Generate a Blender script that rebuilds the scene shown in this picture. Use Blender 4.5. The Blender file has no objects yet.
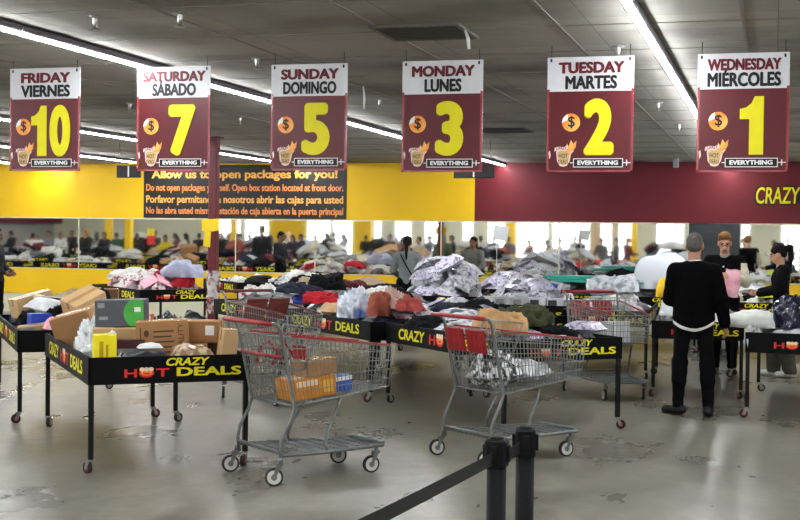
import bpy, math, random
TUBE_E, WORLD_E, EXPO = 80.0, 6.0, 0.24
import numpy as np
from mathutils import Vector, Matrix, Euler
random.seed(7)
rng = np.random.default_rng(7)
SC = bpy.context.scene
COL = SC.collection
PI = math.pi
R = math.radians

# ------------------------------------------------------------------ camera
CAM_H, FPX = 1.77, 1300.0
YAW, PITCH, ROLL = 0.2802, 0.0193, 0.0123
_fw = Vector((-math.sin(YAW)*math.cos(PITCH), math.cos(YAW)*math.cos(PITCH), -math.sin(PITCH)))
_r0 = Vector((math.cos(YAW), math.sin(YAW), 0)); _u0 = _r0.cross(_fw)
_rt = _r0*math.cos(ROLL)+_u0*math.sin(ROLL); _up = -_r0*math.sin(ROLL)+_u0*math.cos(ROLL)
cd = bpy.data.cameras.new('camera'); cam = bpy.data.objects.new('camera', cd); COL.objects.link(cam)
cam.matrix_world = Matrix(((_rt.x, _up.x, -_fw.x, 0), (_rt.y, _up.y, -_fw.y, 0), (_rt.z, _up.z, -_fw.z, CAM_H), (0, 0, 0, 1)))
cd.sensor_fit = 'HORIZONTAL'; cd.sensor_width = 36; cd.lens = FPX/800*36; cd.clip_start = .05; cd.clip_end = 300
SC.camera = cam

def ray(px, py): return (px-400)*_rt-(py-260)*_up+FPX*_fw
def at(px, py, z=0.0):
    """world point where a sight line meets the height z"""
    d = ray(px, py); return Vector((0, 0, CAM_H))+d*((z-CAM_H)/d.z)
def at_y(px, py, Y):
    d = ray(px, py); return Vector((0, 0, CAM_H))+d*(Y/d.y)

# ------------------------------------------------------------------ materials
def lin(c):
    def f(v):
        v = v/255.0
        return v/12.92 if v <= .04045 else ((v+.055)/1.055)**2.4
    return (f(c[0]), f(c[1]), f(c[2]), 1)
MATS = {}
def mat(name, rgb, rough=.6, metal=0.0, var=.12, scale=12.0, bump=0.0, coat=0.0, rand=0.0, rgb2=None, emit=0.0, spec=.5, ramp=(.42, .58)):
    """procedural principled material: base colour broken up by noise, optional second colour patches"""
    if name in MATS: return MATS[name]
    m = bpy.data.materials.new(name); m.use_nodes = True
    nt = m.node_tree; N = nt.nodes; L = nt.links; b = N['Principled BSDF']
    b.inputs['Roughness'].default_value = rough; b.inputs['Metallic'].default_value = metal
    b.inputs['Specular IOR Level'].default_value = spec
    if coat: b.inputs['Coat Weight'].default_value = coat; b.inputs['Coat Roughness'].default_value = .15
    tc = N.new('ShaderNodeTexCoord'); nz = N.new('ShaderNodeTexNoise')
    nz.inputs['Scale'].default_value = scale; nz.inputs['Detail'].default_value = 4
    src = tc.outputs['Object']
    if rand:
        oi = N.new('ShaderNodeObjectInfo'); ml = N.new('ShaderNodeVectorMath'); ml.operation = 'ADD'
        mu = N.new('ShaderNodeMath'); mu.operation = 'MULTIPLY'; mu.inputs[1].default_value = 37.0
        L.new(oi.outputs['Random'], mu.inputs[0]); L.new(src, ml.inputs[0]); L.new(mu.outputs[0], ml.inputs[1]); src = ml.outputs[0]
    L.new(src, nz.inputs['Vector'])
    cr = N.new('ShaderNodeValToRGB'); c = lin(rgb)
    if rgb2 is None:
        lo = tuple(max(0, v*(1-var)) for v in c[:3])+(1,); hi = tuple(min(1, v*(1+var)) for v in c[:3])+(1,)
        cr.color_ramp.elements[0].color = lo; cr.color_ramp.elements[1].color = hi
        cr.color_ramp.elements[0].position = .3; cr.color_ramp.elements[1].position = .7
    else:
        cr.color_ramp.elements[0].color = c; cr.color_ramp.elements[1].color = lin(rgb2)
        cr.color_ramp.elements[0].position = ramp[0]; cr.color_ramp.elements[1].position = ramp[1]
    L.new(nz.outputs['Fac'], cr.inputs['Fac'])
    out = cr.outputs['Color']
    if rand:
        hs = N.new('ShaderNodeHueSaturation'); mr = N.new('ShaderNodeMapRange')
        mr.inputs['To Min'].default_value = 1-rand; mr.inputs['To Max'].default_value = 1+rand*.6
        L.new(oi.outputs['Random'], mr.inputs['Value']); L.new(mr.outputs[0], hs.inputs['Value']); L.new(out, hs.inputs['Color']); out = hs.outputs['Color']
    L.new(out, b.inputs['Base Color'])
    if emit:
        b.inputs['Emission Strength'].default_value = emit; L.new(out, b.inputs['Emission Color'])
    if bump:
        n2 = N.new('ShaderNodeTexNoise'); n2.inputs['Scale'].default_value = scale*2.2; n2.inputs['Detail'].default_value = 5
        bp = N.new('ShaderNodeBump'); bp.inputs['Strength'].default_value = bump; bp.inputs['Distance'].default_value = .02
        L.new(src, n2.inputs['Vector']); L.new(n2.outputs['Fac'], bp.inputs['Height']); L.new(bp.outputs['Normal'], b.inputs['Normal'])
    MATS[name] = m
    return m

black_panel = mat('black_panel', (8, 8, 9), .6, var=.2, spec=.18)
black_metal = mat('black_powder_metal', (8, 8, 9), .45, spec=.35)
yellow_ink = mat('yellow_ink', (224, 214, 12), .5, var=.04)
red_ink = mat('red_ink', (214, 40, 34), .5, var=.06)
cream_ink = mat('cream_ink', (236, 214, 180), .5)
orange_ink = mat('orange_ink', (240, 140, 50), .5, rgb2=(246, 190, 90), scale=9)
white_ink = mat('white_ink', (232, 230, 228), .5, var=.03)
black_ink = mat('black_ink', (16, 14, 15), .5)
maroon_ink = mat('maroon_ink', (104, 20, 34), .5)
sign_red = mat('sign_maroon_vinyl', (96, 19, 30), .36, var=.1, scale=4)
sign_white = mat('sign_white_vinyl', (214, 214, 218), .4, var=.03)
steel = mat('cart_grey_steel', (124, 126, 124), .38, metal=.55, var=.15)
chrome = mat('caster_zinc', (170, 168, 164), .3, metal=.8)
rubber = mat('dark_rubber', (42, 40, 40), .7)
hub_white = mat('white_wheel_hub', (206, 204, 198), .5)
red_plastic = mat('red_plastic', (150, 22, 30), .4)
faded_red = mat('faded_red_plastic', (122, 62, 56), .5)
card = mat('cardboard', (164, 124, 84), .8, var=.1, scale=6, rand=.16)
card_dark = mat('cardboard_dark', (112, 82, 56), .8, var=.12, scale=6, rand=.15)
card_pale = mat('cardboard_pale', (196, 164, 122), .8, var=.08, scale=6, rand=.1)
tape_mat = mat('packing_tape', (186, 152, 108), .25, coat=.5)
paper = mat('white_paper', (222, 222, 222), .7, var=.04)

# ------------------------------------------------------------------ mesh helpers
class MB:
    def __init__(s): s.v = []; s.f = []; s.m = []; s.sm = []
    def add(s, verts, faces, mi=0, M=None, smooth=False):
        o = len(s.v)
        for p in verts:
            p = Vector(p); s.v.append(M @ p if M else p)
        for f in faces: s.f.append(tuple(i+o for i in f)); s.m.append(mi); s.sm.append(smooth)
    def box(s, lo, hi, mi=0, M=None, bev=0.0):
        x0, y0, z0 = lo; x1, y1, z1 = hi
        if bev <= 0:
            s.add([(x0,y0,z0),(x1,y0,z0),(x1,y1,z0),(x0,y1,z0),(x0,y0,z1),(x1,y0,z1),(x1,y1,z1),(x0,y1,z1)],
                  [(0,3,2,1),(4,5,6,7),(0,1,5,4),(1,2,6,5),(2,3,7,6),(3,0,4,7)], mi, M); return
        b = min(bev, (x1-x0)*.45, (y1-y0)*.45, (z1-z0)*.45)
        V = []
        for sx in (0, 1):
            for sy in (0, 1):
                for sz in (0, 1):
                    X = (x0, x1)[sx]; Y = (y0, y1)[sy]; Z = (z0, z1)[sz]; dx = b*(1-2*sx); dy = b*(1-2*sy); dz = b*(1-2*sz)
                    V += [(X, Y+dy, Z+dz), (X+dx, Y, Z+dz), (X+dx, Y+dy, Z)]
        import bmesh
        bm = bmesh.new()
        for p in V: bm.verts.new(p)
        bmesh.ops.convex_hull(bm, input=bm.verts)
        bmesh.ops.dissolve_limit(bm, angle_limit=.01, verts=bm.verts, edges=bm.edges)
        bm.verts.index_update()
        s.add([v.co.copy() for v in bm.verts], [[v.index for v in f.verts] for f in bm.faces], mi, M); bm.free()
    def tube(s, pts, r, n=6, mi=0, M=None, cap=True, smooth=True):
        pts = [Vector(p) for p in pts]; rs = r if isinstance(r, (list, tuple)) else [r]*len(pts)
        rings = []; ref = None
        for i, p in enumerate(pts):
            d = (pts[min(i+1, len(pts)-1)]-pts[max(i-1, 0)]).normalized()
            a = ref if ref is not None else (Vector((0, 0, 1)) if abs(d.z) < .9 else Vector((1, 0, 0)))
            a = (a-d*a.dot(d)).normalized(); ref = a; b = d.cross(a)
            rings.append([p+(a*math.cos(2*PI*k/n+PI/4)+b*math.sin(2*PI*k/n+PI/4))*rs[i] for k in range(n)])
        V = [q for ring in rings for q in ring]; F = []
        for i in range(len(pts)-1):
            for k in range(n):
                k2 = (k+1) % n; F.append((i*n+k, i*n+k2, (i+1)*n+k2, (i+1)*n+k))
        if cap: F.append(tuple(range(n))[::-1]); F.append(tuple((len(pts)-1)*n+k for k in range(n)))
        s.add(V, F, mi, M, smooth)
    def lathe(s, prof, n=16, mi=0, M=None, smooth=True):
        V = []; F = []
        for (r, z) in prof:
            for k in range(n): V.append((r*math.cos(2*PI*k/n), r*math.sin(2*PI*k/n), z))
        for i in range(len(prof)-1):
            for k in range(n):
                k2 = (k+1) % n; F.append((i*n+k, i*n+k2, (i+1)*n+k2, (i+1)*n+k))
        F.append(tuple(range(n))[::-1]); F.append(tuple((len(prof)-1)*n+k for k in range(n)))
        s.add(V, F, mi, M, smooth)
    def poly(s, pts2, z=0.0, mi=0, M=None):
        s.add([(p[0], p[1], z) for p in pts2], [tuple(range(len(pts2)))], mi, M)
    def disc(s, c, rx, ry, z=0, mi=0, M=None, n=20):
        s.poly([(c[0]+rx*math.cos(2*PI*k/n), c[1]+ry*math.sin(2*PI*k/n)) for k in range(n)], z, mi, M)
    def text(s, txt, x, y, w, h, z=0.0, mi=0, M=None, bold=.02, shear=0.0):
        V, F = text_geo(txt, bold, shear)
        s.add([(x+p[0]*w, y+p[1]*h, z+p[2]) for p in V], F, mi, M)
    def mesh(s, name, mats):
        me = bpy.data.meshes.new(name); me.from_pydata([tuple(v) for v in s.v], [], s.f)
        for m in (mats if isinstance(mats, (list, tuple)) else [mats]): me.materials.append(m)
        if s.f:
            me.polygons.foreach_set('material_index', s.m); me.polygons.foreach_set('use_smooth', s.sm)
        me.update(); return me
    def build(s, name, mats, parent=None, loc=None, rotz=None):
        o = bpy.data.objects.new(name, s.mesh(name, mats)); COL.objects.link(o)
        if parent: o.parent = parent
        if loc is not None: o.location = loc
        if rotz is not None: o.rotation_euler = (0, 0, rotz)
        return o

TXT = {}
def text_geo(txt, bold, shear):
    key = (txt, bold, shear)
    if key not in TXT:
        c = bpy.data.curves.new('lettering', 'FONT'); c.body = txt; c.size = 1; c.shear = shear; c.resolution_u = 7 if len(txt) < 3 else 3
        c.fill_mode = 'FRONT'; c.dimensions = '2D'
        o = bpy.data.objects.new('lettering', c); COL.objects.link(o)
        dg = bpy.context.evaluated_depsgraph_get(); dg.update()
        me = bpy.data.meshes.new_from_object(o.evaluated_get(dg))
        V = np.array([v.co[:] for v in me.vertices]); F = [tuple(p.vertices) for p in me.polygons]
        V = V-V.min(0); n0 = len(V); parts = []; FF = []
        for k, (ax, ay) in enumerate([(0, 0)]+[(math.cos(q*PI/7), math.sin(q*PI/7)) for q in range(14)] if bold else [(0, 0)]):
            parts.append(V+np.array([ax*bold*.40, ay*bold*.30, k*.00007])); FF += [tuple(i+k*n0 for i in f) for f in F]
        V = np.concatenate(parts); V[:, :2] -= V[:, :2].min(0); V[:, :2] /= np.maximum(V[:, :2].max(0), 1e-6)
        TXT[key] = ([tuple(p) for p in V], FF)
        bpy.data.objects.remove(o); bpy.data.curves.remove(c); bpy.data.meshes.remove(me)
    return TXT[key]

def tag(o, label=None, cat=None, group=None, kind=None):
    if label: o['label'] = label
    if cat: o['category'] = cat
    if group: o['group'] = group
    if kind: o['kind'] = kind
    return o
def thing(name, label, cat, loc=(0, 0, 0), rotz=0.0, group=None):
    o = bpy.data.objects.new(name, None); COL.objects.link(o); o.empty_display_size = .1
    o.location = loc; o.rotation_euler = (0, 0, rotz)
    return tag(o, label, cat, group)
def copy_tree(o, parent=None):
    c = o.copy(); COL.objects.link(c); c.parent = parent
    for ch in list(o.children): copy_tree(ch, c)
    return c
def frame3(o, x, y):
    """matrix with origin o, x axis x, y axis y"""
    x = Vector(x).normalized(); y = Vector(y).normalized(); z = x.cross(y)
    return Matrix(((x.x, y.x, z.x, o[0]), (x.y, y.y, z.y, o[1]), (x.z, y.z, z.z, o[2]), (0, 0, 0, 1)))

# ------------------------------------------------------------------ room
CEIL, WALL_Y, FRONT_Y, LEFT_X, RIGHT_X = 3.209, 25.0, -10.0, -36.0, 9.0
MIR_T, MIR_B = 2.0576, .953

def floor_material():
    m = bpy.data.materials.new('sealed_concrete'); m.use_nodes = True
    nt = m.node_tree; N = nt.nodes; L = nt.links; b = N['Principled BSDF']
    tc = N.new('ShaderNodeTexCoord')
    n1 = N.new('ShaderNodeTexNoise'); n1.inputs['Scale'].default_value = .9; n1.inputs['Detail'].default_value = 5; n1.inputs['Roughness'].default_value = .55
    mp = N.new('ShaderNodeMapping'); mp.inputs['Scale'].default_value = (1.0, .55, 1); mp.inputs['Rotation'].default_value = (0, 0, .5)
    L.new(tc.outputs['Object'], mp.inputs['Vector']); L.new(mp.outputs[0], n1.inputs['Vector'])
    cr = N.new('ShaderNodeValToRGB')
    e = cr.color_ramp.elements
    e[0].position = .26; e[0].color = lin((88, 84, 76)); e[1].position = .76; e[1].color = lin((166, 161, 148))
    k = e.new(.5); k.color = lin((130, 126, 115))
    L.new(n1.outputs['Fac'], cr.inputs['Fac'])
    n2 = N.new('ShaderNodeTexNoise'); n2.inputs['Scale'].default_value = 6; n2.inputs['Detail'].default_value = 9; n2.inputs['Roughness'].default_value = .7
    L.new(tc.outputs['Object'], n2.inputs['Vector'])
    mx = N.new('ShaderNodeMix'); mx.data_type = 'RGBA'; mx.blend_type = 'OVERLAY'; mx.inputs["Factor"].default_value = .6
    L.new(cr.outputs['Color'], mx.inputs['A']); L.new(n2.outputs['Color'], mx.inputs['B'])
    bw = N.new('ShaderNodeRGBToBW'); L.new(n2.outputs['Color'], bw.inputs[0]); L.new(bw.outputs[0], mx.inputs['B'])
    v = N.new('ShaderNodeTexVoronoi'); v.inputs['Scale'].default_value = 3.1; L.new(tc.outputs['Object'], v.inputs['Vector'])
    sp = N.new('ShaderNodeMapRange'); sp.inputs['From Min'].default_value = .015; sp.inputs['From Max'].default_value = .03; sp.inputs['To Min'].default_value = .35; sp.inputs['To Max'].default_value = 0
    L.new(v.outputs['Distance'], sp.inputs['Value'])
    mx2 = N.new('ShaderNodeMix'); mx2.data_type = 'RGBA'; L.new(sp.outputs[0], mx2.inputs['Factor'])
    L.new(mx.outputs['Result'], mx2.inputs['A']); mx2.inputs['B'].default_value = lin((178, 174, 164))
    L.new(mx2.outputs['Result'], b.inputs['Base Color'])
    rr = N.new('ShaderNodeMapRange'); rr.inputs['To Min'].default_value = .17; rr.inputs['To Max'].default_value = .42
    L.new(n1.outputs['Fac'], rr.inputs['Value']); L.new(rr.outputs[0], b.inputs['Roughness'])
    bp = N.new('ShaderNodeBump'); bp.inputs['Strength'].default_value = .06; bp.inputs['Distance'].default_value = .006
    L.new(n2.outputs['Fac'], bp.inputs['Height']); L.new(bp.outputs['Normal'], b.inputs['Normal'])
    return m
def ceiling_material():
    m = bpy.data.materials.new('ceiling_tile'); m.use_nodes = True
    nt = m.node_tree; N = nt.nodes; L = nt.links; b = N['Principled BSDF']; b.inputs['Roughness'].default_value = .9
    tc = N.new('ShaderNodeTexCoord')
    n1 = N.new('ShaderNodeTexNoise'); n1.inputs['Scale'].default_value = .55; n1.inputs['Detail'].default_value = 6
    L.new(tc.outputs['Object'], n1.inputs['Vector'])
    cr = N.new('ShaderNodeValToRGB'); e = cr.color_ramp.elements
    e[0].position = .28; e[0].color = lin((110, 106, 98)); e[1].position = .5; e[1].color = lin((172, 168, 160))
    L.new(n1.outputs['Fac'], cr.inputs['Fac'])
    n2 = N.new('ShaderNodeTexNoise'); n2.inputs['Scale'].default_value = 60; L.new(tc.outputs['Object'], n2.inputs['Vector'])
    # tile-to-tile shade
    br = N.new('ShaderNodeTexBrick'); br.offset = 0; br.inputs['Scale'].default_value = 1
    br.inputs['Brick Width'].default_value = 1.22; br.inputs['Row Height'].default_value = .61; br.inputs['Mortar Size'].default_value = 0.004
    br.inputs['Color1'].default_value = (.86, .86, .86, 1); br.inputs['Color2'].default_value = (1, 1, 1, 1); br.inputs['Mortar'].default_value = (.55, .55, .55, 1)
    L.new(tc.outputs['Object'], br.inputs['Vector'])
    mx = N.new('ShaderNodeMix'); mx.data_type = 'RGBA'; mx.blend_type = 'MULTIPLY'; mx.inputs['Factor'].default_value = 1
    L.new(cr.outputs['Color'], mx.inputs['A']); L.new(br.outputs['Color'], mx.inputs['B'])
    L.new(mx.outputs['Result'], b.inputs['Base Color'])
    return m

def struct(name, mb, mats): return tag(mb.build(name, mats), kind='structure')
yellow_wall = mat('yellow_paint', (232, 190, 8), .55, var=.05, scale=.8)
red_wall = mat('crimson_paint', (104, 11, 28), .5, var=.08, scale=.7)
cream_wall = mat('cream_paint', (214, 210, 186), .6, var=.05, scale=1)
grey_wall = mat('grey_paint', (148, 146, 140), .7, var=.06, scale=1)
mb = MB(); mb.box((LEFT_X, FRONT_Y-.3, -.2), (RIGHT_X, WALL_Y+.3, 0)); struct('floor', mb, floor_material())
mb = MB(); mb.box((LEFT_X, FRONT_Y-.3, CEIL), (RIGHT_X, WALL_Y+.3, CEIL+.15)); struct('ceiling', mb, ceiling_material())
# ceiling grid bars
tbar = mat('ceiling_grid_bar', (136, 132, 124), .6)
mb = MB()
x = LEFT_X+.6
xs = [-1.44+.61*2*k for k in range(-28, 9)]
for x in xs: mb.box((x-.012, FRONT_Y, CEIL-.006), (x+.012, WALL_Y, CEIL+.01))
for k in range(-8, 21): mb.box((LEFT_X, k*1.22-.012+.3, CEIL-.005), (RIGHT_X, k*1.22+.012+.3, CEIL+.01))
struct('trim_1', mb, tbar)

SPLIT = -5.68
mb = MB()
mb.box((LEFT_X, WALL_Y, MIR_T), (SPLIT, WALL_Y+.2, CEIL), 0)
mb.box((SPLIT, WALL_Y, MIR_T), (RIGHT_X, WALL_Y+.2, CEIL), 1)
mb.box((LEFT_X, WALL_Y, .40), (RIGHT_X, WALL_Y+.2, MIR_B), 0)
mb.box((LEFT_X, WALL_Y+.02, 0), (RIGHT_X, WALL_Y+.2, .40), 2)
mb.box((LEFT_X, WALL_Y+.1, MIR_B), (RIGHT_X, WALL_Y+.2, MIR_T), 2)
struct('wall_back', mb, [yellow_wall, red_wall, cream_wall])
# mirror band in panels with thin seams
mirror = bpy.data.materials.new('mirror_glass'); mirror.use_nodes = True
b = mirror.node_tree.nodes['Principled BSDF']; b.inputs['Metallic'].default_value = 1; b.inputs['Roughness'].default_value = .025; b.inputs['Base Color'].default_value = (.86, .87, .85, 1)
edge = [-36, -32.4, -28.8, -25.2, -21.6, -18.0, -14.4, -10.75, -9.0, -6.35, -4.0, -1.56]
for i in range(len(edge)-1):
    mb = MB(); mb.box((edge[i]+.012, WALL_Y-.004, MIR_B+.012), (edge[i+1]-.012, WALL_Y+.05, MIR_T-.012)); struct('wall_mirror', mb, mirror)
mb = MB(); mb.box((-.62, WALL_Y-.004, MIR_B+.012), (3.0, WALL_Y+.05, MIR_T-.012)); struct('wall_mirror', mb, mirror)
seam = mat('mirror_channel', (206, 200, 176), .35, metal=.3)
mb = MB()
for e_ in edge: mb.box((e_-.012, WALL_Y-.008, MIR_B), (e_+.012, WALL_Y+.06, MIR_T))
mb.box((LEFT_X, WALL_Y-.012, MIR_T-.022), (-1.56, WALL_Y+.06, MIR_T+.006)); mb.box((-.62, WALL_Y-.012, MIR_T-.022), (3, WALL_Y+.06, MIR_T+.006))
mb.box((LEFT_X, WALL_Y-.012, MIR_B-.006), (-1.56, WALL_Y+.06, MIR_B+.014)); mb.box((-.62, WALL_Y-.012, MIR_B-.006), (3, WALL_Y+.06, MIR_B+.014))
struct('trim_2', mb, seam)
dark_panel = mat('dark_grey_door', (52, 56, 58), .45, var=.25, scale=5)
mb = MB(); mb.box((-1.55, WALL_Y-.03, 0), (-.63, WALL_Y+.05, MIR_T-.004), 0, None, .01)
for z0, z1 in ((.2, .9), (1.05, 1.9)): mb.box((-1.43, WALL_Y-.04, z0), (-.75, WALL_Y-.028, z1), 0, None, .008)
mb.box((-.73, WALL_Y-.075, .98), (-.69, WALL_Y-.03, 1.06), 1, None, .008)
struct('door_1', mb, [dark_panel, steel])
for nm, lo, hi, m_ in (('wall_left', (LEFT_X-.2, FRONT_Y-.3, 0), (LEFT_X, WALL_Y+.3, CEIL), grey_wall), ('wall_right', (RIGHT_X, FRONT_Y-.3, 0), (RIGHT_X+.2, WALL_Y+.3, CEIL), grey_wall)):
    mb = MB(); mb.box(lo, hi); struct(nm, mb, m_)
mb = MB(); mb.box((LEFT_X, FRONT_Y, 2.15), (LEFT_X+.5, WALL_Y, CEIL)); struct('trim_3', mb, red_wall)

# front wall with shop windows (behind the camera; seen in the mirror)
def fx(px): return at_y(px, 235, 2*WALL_Y-FRONT_Y).x
wins = [(214, 240), (244, 268), (306, 330), (332, 352), (373, 381), (394, 411), (424, 441), (462, 473), (487, 505), (516, 548), (552, 590), (600, 612), (618, 632), (656, 684), (700, 716), (741, 750), (781, 800)]
wins = [(fx(a), fx(c)) for a, c in wins]
SILL, HEAD = .35, 2.75
mb = MB()
mb.box((LEFT_X, FRONT_Y-.2, 0), (RIGHT_X, FRONT_Y, SILL), 0); mb.box((LEFT_X, FRONT_Y-.2, HEAD), (RIGHT_X, FRONT_Y, CEIL), 1)
prev = LEFT_X
piers = {0: 0, 2: 2, 4: 2, 9: 2, 11: 3, 12: 3}
for i, (a, c) in enumerate(wins+[(RIGHT_X, RIGHT_X)]):
    mb.box((prev, FRONT_Y-.2, SILL), (a, FRONT_Y, HEAD), piers.get(i, 0)); prev = c
peach = mat('peach_paint', (206, 176, 140), .6)
struct('wall_front', mb, [cream_wall, red_wall, yellow_wall, peach])
pane = bpy.data.materials.new('window_glass'); pane.use_nodes = True
nt = pane.node_tree; nt.nodes.clear(); o_ = nt.nodes.new('ShaderNodeOutputMaterial'); mx = nt.nodes.new('ShaderNodeMixShader'); t_ = nt.nodes.new('ShaderNodeBsdfTransparent'); g_ = nt.nodes.new('ShaderNodeBsdfGlossy')
g_.inputs['Roughness'].default_value = .02; fr = nt.nodes.new('ShaderNodeFresnel'); nt.links.new(fr.outputs[0], mx.inputs[0]); nt.links.new(t_.outputs[0], mx.inputs[1]); nt.links.new(g_.outputs[0], mx.inputs[2]); nt.links.new(mx.outputs[0], o_.inputs[0])
alu = mat('window_frame_aluminium', (120, 118, 112), .4, metal=.5)
for i, (a, c) in enumerate(wins):
    mb = MB(); w = .05
    for lo, hi in (((a, SILL), (a+w, HEAD)), ((c-w, SILL), (c, HEAD)), ((a+w, SILL), (c-w, SILL+w)), ((a+w, HEAD-w), (c-w, HEAD))):
        mb.box((lo[0], FRONT_Y-.14, lo[1]), (hi[0], FRONT_Y-.06, hi[1]), 0)
    fo = struct('window_%d' % (i+1), mb, alu)
    mb = MB(); mb.box((a+w, FRONT_Y-.105, SILL+w), (c-w, FRONT_Y-.095, HEAD-w)); mb.build('pane', pane, fo)

# yellow shop columns seen in the mirror
for px, L in ((129, 46), (109, 49), (234, 50), (369, 57), (513, 56), (634, 55)):
    p = at_y(px, 235, L); mb = MB(); mb.box((-.13, -.13, 0), (.13, .13, CEIL), 0, None, .015); mb.box((-.17, -.17, 0), (.17, .17, .12), 0, None, .01)
    o = mb.build('column', yellow_wall, None, (p.x, 2*WALL_Y-p.y, 0)); o['kind'] = 'structure'
# ------------------------------------------------------------------ light strips
tube_on = bpy.data.materials.new('lit_tube'); tube_on.use_nodes = True
b = tube_on.node_tree.nodes['Principled BSDF']; b.inputs['Emission Color'].default_value = (.93, .97, 1, 1); b.inputs['Emission Strength'].default_value = TUBE_E
fix_white = mat('fixture_white', (150, 148, 152), .6); fix_grey = mat('fixture_grey', (112, 108, 114), .7)
STRIPS = [(-.8536, 'the right-hand light strip'), (-5.0902, 'the long light strip above the weekend signs'), (-9.251, 'the second light strip from the left'), (-12.2359, 'the light strip nearest the yellow wall'), (-15.1131, 'the farthest left light strip'), (3.4, 'a strip right of the frame'), (7.4, 'a strip far right of the frame'), (-19.4, 'x'), (-23.6, 'x'), (-27.8, 'x'), (-32, 'x')]
TL = 2.42
def light_fixture(X, y0, label, group):
    t = thing('ceiling_light', label, 'ceiling light', (X, y0, CEIL-.005), 0, group)
    t_h = FIX['h'].copy() if FIX else None
    if not FIX:
        mb = MB(); mb.box((-.038, 0, -.052), (.038, TL-.02, 0), 0, None, .01); FIX['h'] = mb.mesh('fixture_housing', fix_grey)
        mb = MB(); mb.box((-.024, .01, -.070), (.024, TL-.03, -.05), 0, None, .006); FIX['t'] = mb.mesh('tube', tube_on)
    for nm, k in (('housing', 'h'), ('tube', 't')):
        o = bpy.data.objects.new(nm, FIX[k]); COL.objects.link(o); o.parent = t
FIX = {}
for i, (X, where) in enumerate(STRIPS):
    end = 24.95; k = 0
    while end-TL*(k+1) > FRONT_Y:
        y0 = end-TL*(k+1)
        lab = {0: 'lit white ceiling strip light in the run dropping towards the WEDNESDAY sign', 1: 'lit white ceiling strip light in the run behind the SATURDAY, SUNDAY and MONDAY signs', 2: 'lit white ceiling strip light in the run crossing behind the pole top', 3: 'lit white ceiling strip light in the lower run right of the FRIDAY sign', 4: 'lit white ceiling strip light in the lowest run, left of the FRIDAY sign'}.get(i, 'lit white ceiling strip light reflected in the wall mirror')
        light_fixture(X, y0, lab, 'strip lights, run %d' % (i+1) if i < 5 else 'strip lights beyond the frame'); k += 1

# ------------------------------------------------------------------ hanging day signs
def emblem(mb, cx, cy, s, z, M=None, mi=(0, 1, 2, 3)):
    """flaming pot emblem: outline, body, flame, dark letters"""
    pot = [(-.42, .34), (-.36, -.2), (-.2, -.46), (0, -.52), (.2, -.46), (.36, -.2), (.44, .2), (.62, .42), (.46, .36), (.3, .5), (-.28, .5)]
    mb.poly([(cx+p[0]*s, cy+p[1]*s) for p in pot], z, mi[0], M)
    mb.poly([(cx+p[0]*s*.8, cy+p[1]*s*.8-.01*s) for p in pot], z+.0006, mi[1], M)
    fl = [(.1, .42), (.2, .8), (.3, .62), (.42, 1.0), (.56, .78), (.74, .98), (.7, .6), (.56, .4), (.36, .3)]
    mb.poly([(cx+p[0]*s, cy+p[1]*s) for p in fl], z+.0009, mi[2], M)
    sm = [(-.52, .34), (-.5, .56), (-.3, .64), (0, .6), (.24, .72), (.26, .52), (0, .44), (-.3, .46)]
    mb.poly([(cx+p[0]*s, cy+p[1]*s) for p in sm], z+.0012, mi[0], M)
    mb.poly([(cx-.86*s, cy+.3*s), (cx-.8*s, cy-.1*s), (cx-.72*s, cy+.1*s), (cx-.76*s, cy+.4*s)], z+.0009, mi[0], M)
    mb.text('HOT', cx-.26*s, cy-.02*s, .5*s, .24*s, z+.0016, mi[3], M)
    mb.text('DEALS', cx-.28*s, cy-.34*s, .54*s, .22*s, z+.0016, mi[3], M)
    mb.text('CRAZY', cx-.4*s, cy+.46*s, .58*s, .18*s, z+.0018, mi[3], M, .02, .2)
pot_fill = mat('emblem_fill', (206, 176, 120), .5)
peel_orange = mat('price_spot_orange', (236, 140, 48), .4, rgb2=(246, 186, 96), scale=6)
DAYS = [('FRIDAY', 'VIERNES', '10', (10, 80), (68, 171)), ('SATURDAY', 'SÁBADO', '7', (137, 210), (66.5, 171)), ('SUNDAY', 'DOMINGO', '5', (271, 347), (64, 170.5)),
        ('MONDAY', 'LUNES', '3', (402, 482.5), (60.5, 172)), ('TUESDAY', 'MARTES', '2', (547, 633.5), (56.5, 172)), ('WEDNESDAY', 'MIÉRCOLES', '1', (697, 789), (53, 172))]
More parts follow.
